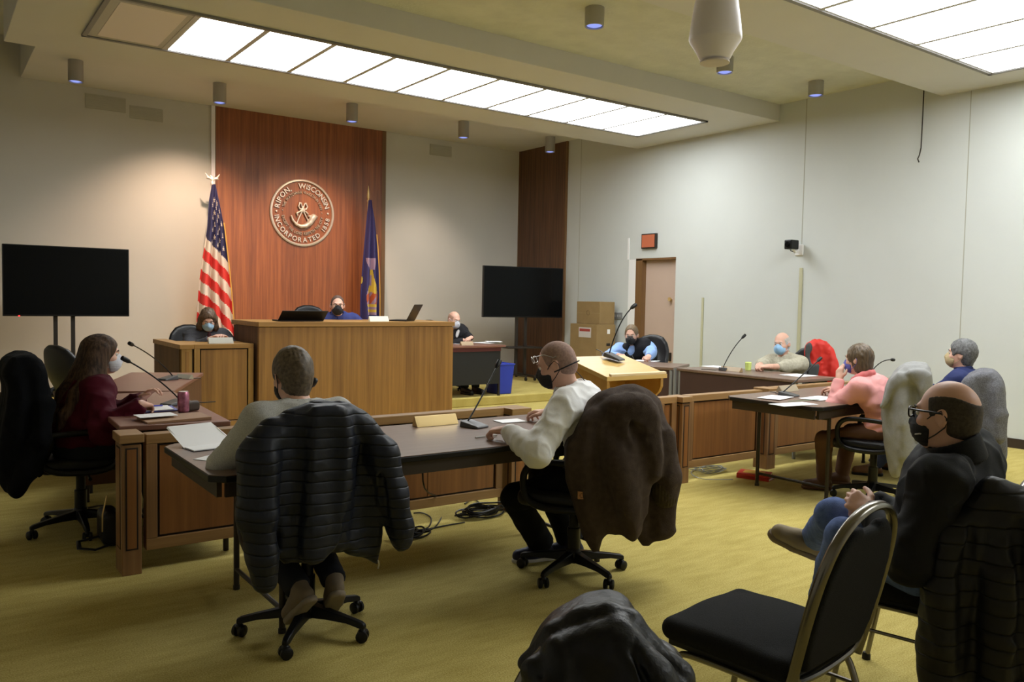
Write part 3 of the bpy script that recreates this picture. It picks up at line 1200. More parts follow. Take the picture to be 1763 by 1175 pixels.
post(.812, .905, 4.482, 4.65, .728, 'square wooden rail post standing at the open left end of the rail')
rail(.935, 3.20, .715, 'wooden rail section running behind the long front table', seams=(1.9, 2.62))
post(3.23, 3.37, 4.46, 4.62, .712, 'square wooden rail post behind the man in the white shirt')
rail(4.70, 4.895, .70, 'short wooden rail end between the lectern and a post')
post(4.91, 5.005, 4.475, 4.62, .70, 'square wooden rail post right of the lectern')
rail(5.04, 5.97, .70, 'wooden rail section between two posts right of the lectern', seams=(5.95,))
post(6.0, 6.12, 4.475, 4.62, .715, 'square wooden rail post behind the right table')
rail(6.15, 8.2, .715, 'wooden rail section behind the woman in pink')

# ================================================================== TABLES AND DESKS
def folding_table(cx_, cy_, L_, W_, rz, z, lab, mtop=None):
    t = thing('folding_table', lab, 'table', (cx_, cy_, 0), rz)
    a, b, c = L_ / 2, W_ / 2, .055
    poly = [(-a + c, -b), (a - c, -b), (a, -b + c), (a, b - c), (a - c, b), (-a + c, b), (-a, b - c), (-a, -b + c)]
    MB().prism(poly, z - .004, z).build('tabletop', mtop or M_lam, t)
    e = .004
    poly2 = [(x * (1 + e / a), y * (1 + e / b)) for x, y in poly]
    MB().prism(poly2, z - .030, z - .003).build('table_edge', M_edge, t, bevel=.004)
    m_ = MB()
    for (x0, x1, y0, y1) in [(-a + .06, a - .06, -b + .03, -b + .05), (-a + .06, a - .06, b - .05, b - .03), (-a + .03, -a + .05, -b + .05, b - .05), (a - .05, a - .03, -b + .05, b - .05)]:
        m_.box(x0, x1, y0, y1, z - .095, z - .03)
    m_.build('apron', mat('apron_wood', (.035, .022, .014), .6), t)
    for sx in (-1, 1):
        m_ = MB()
        x = sx * (a - .32)
        for sy in (-1, 1):
            m_.tube([(x, sy * (b - .10), z - .04), (x, sy * (b - .10), .02)], .014, 10)
            m_.lathe([(.017, 0), (.017, .02), (.012, .022)], (x, sy * (b - .10), 0), 12)
        m_.tube([(x, -b + .10, .10), (x, b - .10, .10)], .011, 8)
        m_.tube([(x, -b + .10, z - .12), (x, b - .10, z - .12)], .011, 8)
        m_.tube([(x - sx * .02, 0, z - .12), (x - sx * .33, 0, z - .05)], .010, 8)
        m_.build('leg_frame', M_metal_d, t, True)
    return t


folding_table(2.14, 3.685, 2.44, .83, 0, .73, 'long dark laminate folding table in front of the left rail, used by two people')
folding_table(6.25, 3.86, 2.30, .80, rad(3), .73, 'dark laminate folding table in front of the right rail, used by the woman in pink')

# left pair of desks
def straight_desk(name, lab, corners, z, mt, mfront, mside, apron=.62, leg=True):
    """corners: ccw world (x,y) list of 4"""
    cx_ = sum(p[0] for p in corners) / 4
    cy_ = sum(p[1] for p in corners) / 4
    t = thing(name, lab, 'desk', (cx_, cy_, 0))
    loc_ = [(p[0] - cx_, p[1] - cy_) for p in corners]
    MB().prism(loc_, z - .03, z).build('desktop', mt, t, bevel=.006)
    ins = [(p[0] * .96, p[1] * .96) for p in loc_]
    for i in range(4):
        a, b = Vector((*ins[i], 0)), Vector((*ins[(i + 1) % 4], 0))
        if i not in mside:
            continue
        n_ = Vector((-(b - a).y, (b - a).x, 0)).normalized() * .02
        z0_ = z - apron
        MB().hexa([(a.x, a.y, z0_), (b.x, b.y, z0_), (b.x + n_.x, b.y + n_.y, z0_), (a.x + n_.x, a.y + n_.y, z0_),
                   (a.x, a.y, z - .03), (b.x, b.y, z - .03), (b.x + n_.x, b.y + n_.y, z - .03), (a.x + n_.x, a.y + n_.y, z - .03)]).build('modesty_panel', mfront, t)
    for i in range(4):
        x, y = loc_[i][0] * .93, loc_[i][1] * .96
        MB().tube([(x, y, 0), (x, y, z - .03)], .016, 8).build('leg', M_grey if name == 'council_desk' else M_metal_d, t, True)
    return t


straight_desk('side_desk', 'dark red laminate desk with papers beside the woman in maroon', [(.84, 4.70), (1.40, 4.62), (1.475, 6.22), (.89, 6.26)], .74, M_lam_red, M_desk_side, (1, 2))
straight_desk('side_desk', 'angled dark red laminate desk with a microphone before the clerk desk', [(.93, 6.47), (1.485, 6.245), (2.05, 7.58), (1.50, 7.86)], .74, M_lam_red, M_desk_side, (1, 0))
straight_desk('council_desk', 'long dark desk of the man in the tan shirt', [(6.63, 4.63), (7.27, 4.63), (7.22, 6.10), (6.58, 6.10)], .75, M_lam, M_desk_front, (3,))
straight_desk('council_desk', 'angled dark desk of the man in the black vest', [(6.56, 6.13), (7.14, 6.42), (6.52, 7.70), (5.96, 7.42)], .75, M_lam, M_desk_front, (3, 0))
t = thing('desk_divider', 'upright grey metal strip between the two dark council desks', 'divider', (6.575, 6.115, 0))
MB().box(-.012, .012, -.010, .010, 0, .745).build('strip', M_grey, t)

# desk on the platform for the man in the dark suit
t = thing('attorney_desk', 'small desk with a black front right of the tall bench', 'desk', (5.80, 9.25, .12))
MB().box(-.62, .73, -.05, .70, .672, .70).build('desktop', M_lam_red, t, bevel=.004)
MB().box(-.60, .66, -.03, -.015, .62, .672).build('top_band', mat('maroon_band', (.10, .016, .014), .5), t)
MB().box(-.60, .64, -.02, 0, .17, .62).build('modesty_panel', mat('black_panel', (.008, .008, .009), .5), t)
for x in (-.6, .65):
    for y in (.0, .64):
        MB().box(x - .014, x + .014, y - .014, y + .014, 0, .672).build('leg', M_metal_d, t)

# ================================================================== LECTERN
t = thing('lectern', 'light oak lectern with a sloping top facing the rail gap', 'lectern', (4.03, 4.28, 0))
w_ = .29
zn, zf = .94, 1.045
MB().hexa([(-w_, -.19, zn - .03), (w_, -.19, zn - .03), (w_, .26, zf - .03), (-w_, .26, zf - .03), (-w_, -.19, zn), (w_, -.19, zn), (w_, .26, zf), (-w_, .26, zf)]).build('sloping_top', M_lect, t, bevel=.003)
MB().hexa([(-w_ + .04, -.19, zn), (w_ - .01, -.19, zn), (w_ - .01, -.165, zn + .005), (-w_ + .04, -.165, zn + .005), (-w_ + .04, -.19, zn + .016), (w_ - .01, -.19, zn + .016), (w_ - .01, -.165, zn + .02), (-w_ + .04, -.165, zn + .02)]).build('book_stop', mat('lectern_pale', (.78, .6, .36), .4), t, bevel=.002)
for sx in (-1, 1):
    x0, x1 = (sx * (w_ - .045), sx * (w_ - .02))
    yz = [(-.17, zn - .03), (-.17, zn - .09), (-.15, zn - .13), (-.115, zn - .16), (-.11, .10), (-.16, .06), (-.16, 0), (.22, 0), (.22, zf - .04)]
    m_ = MB()
    n = len(yz)
    m_.add([(x0, a, b) for a, b in yz] + [(x1, a, b) for a, b in yz], [tuple(range(n)), tuple(range(2 * n - 1, n - 1, -1))] + [(i, (i + 1) % n, n + (i + 1) % n, n + i) for i in range(n)])
    m_.build('side_panel', M_lect_v, t)
MB().box(-w_ + .045, w_ - .045, .19, .21, .05, zf - .06).build('front_panel', M_lect_v, t)
MB().box(-w_ + .045, w_ - .045, -.10, .19, .50, .52).build('shelf', M_lect, t)
MB().box(-w_ + .045, w_ - .045, -.14, .19, .03, .06).build('base_board', M_lect, t)

# ================================================================== TELEVISIONS
def tv(lab, loc, rz, W_=1.40, H_=.845, zc=1.57, feet=0.0, poles=(-.1, .1)):
    t = thing('television', lab, 'television', (loc[0], loc[1], 0), rz)
    MB().box(-W_ / 2, W_ / 2, -.03, .03, zc - H_ / 2, zc + H_ / 2).build('tv_housing', M_black, t, bevel=.006)
    MB().box(-W_ / 2 + .012, W_ / 2 - .012, -.032, -.029, zc - H_ / 2 + .02, zc + H_ / 2 - .012).build('screen', M_screen, t)
    s_ = thing('television_stand', lab.replace('television', 'stand').replace('large ', ''), 'television stand', (loc[0], loc[1], feet), rz)
    for x in poles:
        MB().box(x - .022, x + .022, .05, .09, .06, zc + .2 - feet).build('pole', M_metal_d, s_)
    MB().box(min(poles) - .05, max(poles) + .05, .035, .055, zc - .15 - feet, zc + .15 - feet).build('mount_plate', M_metal_d, s_)
    MB().box(-.32, .32, -.12, .25, .52, .545).build('shelf', M_metal_d, s_, bevel=.004)
    for x in poles:
        MB().hexa([(x - .02, -.30, .06), (x + .02, -.30, .06), (x + .02, .38, .06), (x - .02, .38, .06), (x - .02, -.30, .085), (x + .02, -.30, .085), (x + .02, .38, .085), (x - .02, .38, .085)]).build('foot', M_metal_d, s_)
        for y in (-.29, .36):
            MB().lathe([(.001, -.012), (.03, -.012), (.03, .012), (.001, .012)], (x, y, .03), 14, 'x').build('caster', M_black, s_, True)
    return t


L1 = at(117, 486, 'Y', 11.35)
tv('large black television on a stand at the left of the back wall', (L1.x, L1.y), 0, 1.37, .85, 1.565, 0.0, (-.13, .06))
MB().box(-.008, .008, -.006, .004, -.006, .006).build('standby_light', M_led, [o for o in bpy.data.objects if o.name == 'television'][0]).location = (-.52, -.034, 1.143)
R1 = at(901, 503, 'Y', 11.0)
tv('large black television on a stand before the dark wood side panel', (R1.x, R1.y), rad(-8), 1.50, .84, 1.573, .12, (-.08, .09))

# ================================================================== CARTONS, BIN, SMALL FLOOR THINGS
def carton(lab, x0, x1, y0, y1, z0, z1, small=False):
    cx_, cy_ = (x0 + x1) / 2, (y0 + y1) / 2
    t = thing('cardboard_box', lab, 'box', (cx_, cy_, z0), 0, 'cardboard cartons stacked by the right wall')
    a, b, h = (x1 - x0) / 2, (y1 - y0) / 2, z1 - z0
    MB().box(-a, a, -b, b, 0, h).build('carton', M_card, t, bevel=.006)
    MB().box(-a - .002, -a, -b + .002, b - .002, h * .48, h * .49).box(-a + .004, a - .004, -.03, .03, h, h + .0015).build('packing_tape', mat('tape', (.33, .24, .11), .35), t)
    if small:
        MB().tube(arc((-a - .002, 0, h * .5), .04, 0, 360, 16, 'yz'), .004, 4).build('printed_mark', mat('box_print', (.16, .10, .04), .8), t)
    else:
        MB().box(-a - .003, -a, -b + .14, -b + .44, h * .80, h * .95).build('shipping_label', mat('label_pale', (.55, .52, .50), .6), t, label='pale shipping label')
        MB().box(-a - .004, -a - .002, -b + .16, -b + .42, h * .89, h * .93).build('label_stripe', mat('label_red', (.35, .05, .04), .6), t, label='red stripe')
        m_ = MB().box(a * .05, a * .45, -b - .003, -b, h * .68, h * .72)
        m_.build('hand_hole', M_groove, t, bevel=.01)
        MB().box(a * .1, a * .4, -b - .003, -b, h * .86, h * .93).box(-a * .6, a * .1, -b - .003, -b, h * .30, h * .44).box(a * .3, a * .8, -b - .003, -b, h * .46, h * .56).build('white_label', M_paper, t)
    return t


carton('big cardboard box on the floor by the right wall', 8.72, 9.12, 9.80, 10.46, 0, 1.075)
carton('smaller cardboard box on top of the big one', 8.80, 9.12, 9.83, 10.40, 1.076, 1.44, True)

bx = at(861, 681, 'Z', .12)
t = thing('waste_bin', 'blue plastic waste bin beside the desk on the platform', 'bin', (6.63, 9.50, .12))
for nm, sc_, zz0, zz1, m0 in (('bin_body', (1, 1), 0, .42, M_blue),):
    m_ = MB()
    a, b, c, d = .11, .15, .14, .18
    m_.hexa([(-a, -b, 0), (a, -b, 0), (a, b, 0), (-a, b, 0), (-c, -d, .42), (c, -d, .42), (c, d, .42), (-c, d, .42)])
    m_.build(nm, m0, t, bevel=.012)
MB().tube([(-.14, -.18, .42), (.14, -.18, .42), (.14, .18, .42), (-.14, .18, .42)], .010, 6, True).build('bin_rim', M_blue, t, True)

# books, cables, handbag
def book(lab, loc, rz, size, mcover, mt2=None, name='book', grp=None):
    t = thing(name, lab, 'book', loc, rz, grp)
    a, b, h = size[0] / 2, size[1] / 2, size[2]
    MB().box(-a, a, -b, b, 0, .002).box(-a, a, -b, b, h - .002, h).box(-a, -a + .003, -b, b, 0, h).build('cover', mcover, t)
    MB().box(-a + .003, a - .004, -b + .004, b - .004, .002, h - .002).build('page_block', M_paper, t)
    if mt2:
        MB().box(-a * .5, a * .7, -b * .6, b * .7, h, h + .001).build('cover_print', mt2, t, label='yellow cover print')
    return t


Mr = mat('book_red', (.55, .04, .03), .4)
bp = at(1302, 823, 'Z', 0)
book('red book lying on the carpet, lower of two', (bp.x, bp.y, 0), rad(20), (.20, .27, .022), Mr, None, 'book', 'books on the carpet under the right table')
book('red book with a yellow printed cover lying on the lower one', (bp.x - .01, bp.y + .01, .023), rad(28), (.19, .26, .020), Mr, mat('book_yellow', (.7, .45, .08), .4), 'book', 'books on the carpet under the right table')


def coil(lab, c, r, n, seed, mt, rr=.006, tails=()):
    rg = random.Random(seed)
    m_ = MB()
    for k in range(n):
        a0 = rg.random() * 6.28
        rx, ry = r * rg.uniform(.6, 1.1), r * rg.uniform(.35, .6)
        ox, oy = rg.uniform(-.05, .05), rg.uniform(-.04, .04)
        rot = rg.uniform(-.3, .3)
        pts = []
        for i in range(28):
            q = 2 * PI * i / 28
            x, y = rx * math.cos(q), ry * math.sin(q)
            pts.append((ox + x * math.cos(rot) - y * math.sin(rot), oy + x * math.sin(rot) + y * math.cos(rot), rr + .012 + .010 * k * .5 + .01 * math.sin(2 * q + a0)))
        m_.tube(pts, rr, 6, True)
    for tl in tails:
        P_ = [Vector(p) - Vector(c) for p in tl]
        Q_ = []
        for i in range(len(P_) - 1):
            for s_ in range(6):
                a = s_ / 6
                p0, p1, p2, p3 = P_[max(0, i - 1)], P_[i], P_[i + 1], P_[min(len(P_) - 1, i + 2)]
                Q_.append(.5 * ((2 * p1) + (-p0 + p2) * a + (2 * p0 - 5 * p1 + 4 * p2 - p3) * a * a + (-p0 + 3 * p1 - 3 * p2 + p3) * a ** 3))
        Q_.append(P_[-1])
        m_.tube(Q_, rr * .8, 6)
    o = m_.build('cable_coil', mt, None, True, label=lab, cat='cable')
    o.location = c
    return o


def fl(x, y, z=0.008):
    p = at(x, y, 'Z', z)
    return (p.x, p.y, z)


c1 = at(832, 890, 'Z', 0)
coil('tangled black cables on the carpet under the left table', (c1.x, c1.y, 0), .16, 9, 3, M_black, .006,
     [[fl(800, 900), fl(770, 905), fl(735, 912), fl(712, 918)], [fl(830, 870), fl(815, 860), fl(800, 868)]])
c2 = at(705, 925, 'Z', 0)
coil('small heap of black cable beside the sleeve of the navy jacket', (c2.x, c2.y, 0), .09, 5, 8, M_black, .006,
     [[fl(700, 915), fl(735, 910), fl(742, 893), fl(728, 884), fl(712, 884)], [fl(720, 918), fl(752, 905), fl(768, 862), (2.35, 4.1, .35), (2.36, 4.12, .62)]])
c3 = at(1222, 813, 'Z', 0)
coil('thin grey cables on the carpet beside the rail post', (c3.x, c3.y, 0), .16, 4, 5, mat('grey_cable', (.3, .32, .33), .5), .004, [[fl(1200, 806), fl(1190, 815), fl(1210, 825), fl(1262, 826)]])

hb = at(172, 938, 'Z', 0)
t = thing('handbag', 'black handbag with a looped strap on the floor beside the left rail post', 'handbag', (.865, 5.10, 0))
b_ = SDF(.008)
b_.rbox((.0, .05, .10), (.05, .12, .10), .04)
b_.disp = lambda P: .004 * _noise3(P, 14, 4)
b_.build('bag_body', M_leather, t)
MB().tube([(-.02, -.10, .03), (-.10, -.13, .02), (-.17, -.06, .02), (-.16, .05, .03), (-.06, .06, .04), (-.03, .0, .05)], .014, 8, flat=.4).build('strap', M_leather, t, True)
MB().tube([(-.03, -.06, .30), (-.055, -.075, .2), (-.056, -.07, .10)], .004, 6).build('chain', M_gold, t, True)


# ================================================================== MICROPHONES
def mic(lab, base, tip, rz=0.0, bend=.25, tilt=0.0):
    """base: point of the base on the table, tip: capsule position"""
    base, tip = Vector(base), Vector(tip)
    t = thing('desk_microphone', lab, 'microphone', base, 0, 'gooseneck microphones')
    hb_ = MB()
    R = Matrix.Rotation(rz, 3, 'Z') @ Matrix.Rotation(tilt, 3, 'X')
    prof = [(-.05, -.075), (.05, -.075), (.055, .055), (.03, .075), (-.03, .075), (-.055, .055)]
    vs_ = [R @ Vector((x, y, 0)) for x, y in prof] + [R @ Vector((x * .93, y * .93, .012 if y < 0 else .032)) for x, y in prof]
    n = 6
    hb_.add(vs_, [tuple(range(n - 1, -1, -1)), tuple(range(n, 2 * n))] + [(i, (i + 1) % n, n + (i + 1) % n, n + i) for i in range(n)])
    hb_.build('mic_base', M_mic, t, bevel=.004)
    s0 = R @ Vector((0, .04, .03))
    e = tip - base
    d = e - s0
    ctl = s0 + d * .5 + Vector((0, 0, d.length * bend)) - Vector((d.x, d.y, 0)) * .12
    pts = []
    for i in range(17):
        q = i / 16
        pts.append(s0 * (1 - q) ** 2 + ctl * 2 * q * (1 - q) + e * q * q)
    MB().tube(pts, .0048, 8).build('gooseneck', M_black, t, True)
    dd = (pts[-1] - pts[-2]).normalized()
    MB().tube([e - dd * .05, e - dd * .035, e - dd * .012, e + dd * .012, e + dd * .018], [.006, .0135, .0155, .0145, .006], 12).build('mic_capsule', M_black, t, True)
    MB().tube([R @ Vector((0, .07, .01)), R @ Vector((.03, .12, .004)), R @ Vector((.10, .15, .004)), R @ Vector((.13, .22, .004))], .003, 6).build('mic_cord', M_black, t, True)
    return t


def mp(x, y, z):
    return at(x, y, 'Z', z)


mic('gooseneck microphone leaning towards the woman in maroon', mp(300, 697, .742), at(213, 618, 'X', .98), rad(-60), .03)
mic('gooseneck microphone on the angled red desk', mp(290, 654, .742), at(224, 592, 'X', 1.25), rad(-60), .03)
mic('gooseneck microphone in the middle of the long front table', mp(815, 735, .732), at(859, 624, 'Y', 4.05), rad(15), -.12)
mic('gooseneck microphone standing on the lectern', Vector((4.10, 4.42, 1.035)), at(1093, 526, 'Y', 4.45), rad(20), .22, rad(12))
mic('gooseneck microphone on the desk of the man in the tan shirt', mp(1250, 638, .752), at(1282, 578, 'X', 7.05), rad(80), .08)
mic('gooseneck microphone on the table of the woman in pink', mp(1357, 682, .732), at(1412, 618, 'Y', 4.05), rad(10), -.06)
mic('gooseneck microphone rising between the pink sweatshirt and the pale coat', mp(1500, 660, .75), at(1538, 620, 'Y', 4.2), rad(10), .22)
mic('gooseneck microphone in front of the person in the grey sweater', Vector((1.52, 3.86, .732)), at(541, 657, 'Y', 3.62), rad(10), .1)


# ================================================================== PAPERS, NAME PLATES, LAPTOPS
def sheet(lab, px, z, size, rz, grp=None, name='paper_sheet', off=.001, m0=None):
    p = at(px[0], px[1], 'Z', z)
    o = MB().box(-size[0] / 2, size[0] / 2, -size[1] / 2, size[1] / 2, 0, .0015)
    if name == 'paper_sheet':
        pass
    o = o.build(name, m0 or M_paper, None, label=lab, cat='paper' if 'paper' in name else name.split('_')[-1], group=grp)
    o.location = (p.x, p.y, z + off)
    o.rotation_euler = (0, 0, rz)
    return o


Mfold = mat('manila_brown', (.34, .19, .10), .6)
t = thing('folder', 'brown paper folder lying near the edge of the red desk', 'folder', (*mp(300, 722, .742)[:2], .7415), rad(2))
MB().box(-.17, .17, -.115, .115, 0, .006).build('folder_back', Mfold, t)
MB().hexa([(-.17, -.115, .007), (.17, -.115, .007), (.17, .115, .007), (-.17, .115, .007), (-.17, -.115, .009), (.17, -.115, .016), (.17, .115, .016), (-.17, .115, .009)]).build('folder_front', Mfold, t)
sheet('white sheet lying on the brown folder', (268, 719), .752, (.20, .14), rad(4), off=.012)
t = thing('clipboard', 'blue-edged notebook with a pen beside the drink can', 'notebook', (*mp(262, 706, .742)[:2], .742), rad(-2))
MB().box(-.13, .13, -.11, .11, 0, .006).build('notebook_cover', mat('blue_cover', (.12, .14, .5), .5), t)
MB().box(-.125, .105, -.105, .10, .006, .011).build('notebook_pages', M_paper, t)
MB().tube([(-.09, .05, .016), (.07, .06, .016)], .004, 8).build('pen', mat('pen_blue', (.05, .06, .5), .4), t, True)
cp = mp(318, 711, .742)
t = thing('drink_can', 'pinkish drink can on the red desk', 'can', (cp.x, cp.y + .03, .742))
MB().lathe([(.001, 0), (.026, 0), (.033, .008), (.033, .108), (.028, .120), (.0265, .123), (.024, .120), (.001, .118)], (0, 0, 0), 28).build('can_body', [mat('can_pink', (.36, .13, .2), .28, metal=.6, noise=(30, .5))], t, True)
MB().lathe([(.001, .119), (.0262, .119), (.0275, .124), (.026, .1245), (.001, .1215)], (0, 0, 0), 24).build('can_lid', M_silver, t, True)
# brochure beside the can
t = thing('eyeglass_case', 'dark open pouch behind the drink can', 'pouch', (cp.x + .055, cp.y + .07, .742), rad(20))
q_ = SDF(.005).rbox((0, 0, .03), (.045, .03, .03), .015)
q_.build('pouch', mat('pouch_brown', (.05, .03, .02), .6), t)

# booklet in front of the person in the grey sweater
pb = mp(366, 768, .73)
t = thing('open_booklet', 'open booklet of white pages propped on the left end of the front table', 'booklet', (pb.x, pb.y, .731), rad(8))
MB().hexa([(-.135, .0, .002), (.11, .02, .004), (.12, .05, .010), (-.12, .03, .010), (-.15, .17, .075), (.07, .185, .075), (.075, .19, .082), (-.145, .175, .082)]).build('raised_page', M_paper, t)
MB().box(-.13, .16, -.10, .02, .0, .006).build('flat_page', M_paper, t)
MB().box(-.135, .17, -.105, .025, -.0005, .002).build('booklet_cover', M_black, t)
sheet('white sheet under the elbow of the person in the grey sweater', (385, 790), .73, (.15, .20), rad(35))
sheet('white sheets before the man in the white shirt', (878, 726), .73, (.17, .12), rad(-6), off=.003)
MB().tube([(-.07, 0, 0), (.07, .01, 0)], .005, 8).build('pen', mat('clear_pen', (.5, .5, .48), .3), None, True, label='clear pen on the table by the white shirt cuff', cat='pen').location = (*mp(838, 752, .738)[:2], .738)
sheet('white paper pad at the left on the pink woman\'s table', (1335, 686), .73, (.28, .18), rad(14), off=.006)
sheet('white sheet nearest the table edge before the woman in pink', (1366, 697), .73, (.34, .15), rad(-8), off=.002)
sheet('white papers beside the pink sleeve', (1410, 687), .73, (.30, .18), rad(5), off=.004)
sheet('green strip lying between the white papers', (1385, 692), .73, (.34, .012), rad(-6), off=.009, name='green_strip', m0=mat('green_strip', (.02, .13, .05), .5))
sheet('white sheet beside the forearm of the man in the tan shirt', (1375, 647), .75, (.30, .25), rad(0), off=.002)
sheet('white sheet left of the microphone on the tan-shirted man\'s desk', (1232, 632), .75, (.22, .25), rad(0), off=.002)
sheet('white sheet before the man in the black vest', (1112, 622), .75, (.22, .28), rad(25), off=.002)
sheet('white sheets at the left of the platform desk', (792, 592), .82, (.30, .22), 0, off=.002)
sheet('loose white sheets at the right of the platform desk', (838, 591), .82, (.34, .30), rad(20), off=.004)
sheet('curling white sheet at the right end of the platform desk', (850, 590), .83, (.22, .24), rad(-25), off=.014)


def nameplate(lab, loc, rz, W_, H_, m0=None):
    t = thing('name_plate', lab, 'name plate', loc, rz, 'desk name plates')
    m0 = m0 or M_plate
    a = W_ / 2
    MB().hexa([(-a, -.03, 0), (a, -.03, 0), (a, .03, 0), (-a, .03, 0), (-a, .005, H_), (a, .005, H_), (a, .012, H_), (-a, .012, H_)]).build('plate_body', m0, t, bevel=.001)
    MB().hexa([(-a * .92, -.0275, H_ * .10), (a * .92, -.0275, H_ * .10), (a * .92, -.02, H_ * .10), (-a * .92, -.02, H_ * .10), (-a * .92, .0, H_ * .88), (a * .92, .0, H_ * .88), (a * .92, .004, H_ * .88), (-a * .92, .004, H_ * .88)]).build('plate_face', m0, t)
    return t


nameplate('long gold name plate on the front table', (2.36, 4.00, .731), rad(0), .27, .055, M_gold)
p = at(386, 592, 'Z', .945)
nameplate('grey name plate on the clerk desk', (2.47, 8.50, .946), 0, .245, .06, mat('plate_grey', (.40, .38, .32), .4))
nameplate('pale name plate on the tall oak bench', (4.20, 8.42, BTOP), 0, .235, .06, mat('plate_pale', (.66, .64, .52), .4))
p = at(1271, 640, 'Z', .75)
nameplate('small brown name plate on the tan-shirted man\'s desk', (6.80, 5.55, .751), rad(-90), .26, .045, mat('plate_brown', (.30, .20, .09), .4))
nameplate('small wooden name plate on the platform desk', (5.97, 9.33, .821), 0, .19, .05, mat('plate_brown', (.3, .2, .09), .4))
nameplate('small name plate beside the far microphone on the red desk', (*mp(317, 652, .742)[:2], .742), rad(-60), .16, .035, mat('plate_grey', (.4, .38, .32), .4))
nameplate('clear name plate at the left of the pink woman\'s table', (5.84, 4.17, .731), rad(5), .26, .05, mat('plate_clear', (.34, .28, .19), .3))


def laptop(lab, loc, rz, W_=.36, tilt=105, D_=.24):
    t = thing('laptop', lab, 'laptop', loc, rz, 'laptops on the tall bench')
    a = W_ / 2
    MB().box(-a, a, 0, D_, 0, .016).build('laptop_base', M_black, t, bevel=.003)
    R = Matrix.Rotation(rad(tilt - 90), 3, 'X')
    vs_ = [R @ Vector((x, y, z)) for x in (-a, a) for y in (-.006, .0) for z in (0, D_)]
    o = MB().add([v + Vector((0, .0, .014)) for v in vs_], [(0, 1, 3, 2), (4, 6, 7, 5), (0, 4, 5, 1), (2, 3, 7, 6), (0, 2, 6, 4), (1, 5, 7, 3)]).build('laptop_lid', M_black, t, bevel=.002)
    return t


laptop('black monitor back lying open at the left on the tall bench', (3.32, 8.50, BTOP), rad(2), .52, 140, .16)
laptop('black laptop standing open at the right end of the tall bench', (4.68, 8.55, BTOP), rad(42), .30, 118, .21)
MB().lathe([(.001, 0), (.03, 0), (.034, .08), (.03, .085), (.001, .08)], (0, 0, 0), 16).build('cup', mat('cup_green', (.6, .72, .2), .5), None, True, label='small green-rimmed cup with tissue on the tan-shirted man\'s desk', cat='cup').location = (*mp(1288, 638, .75)[:2], .752)


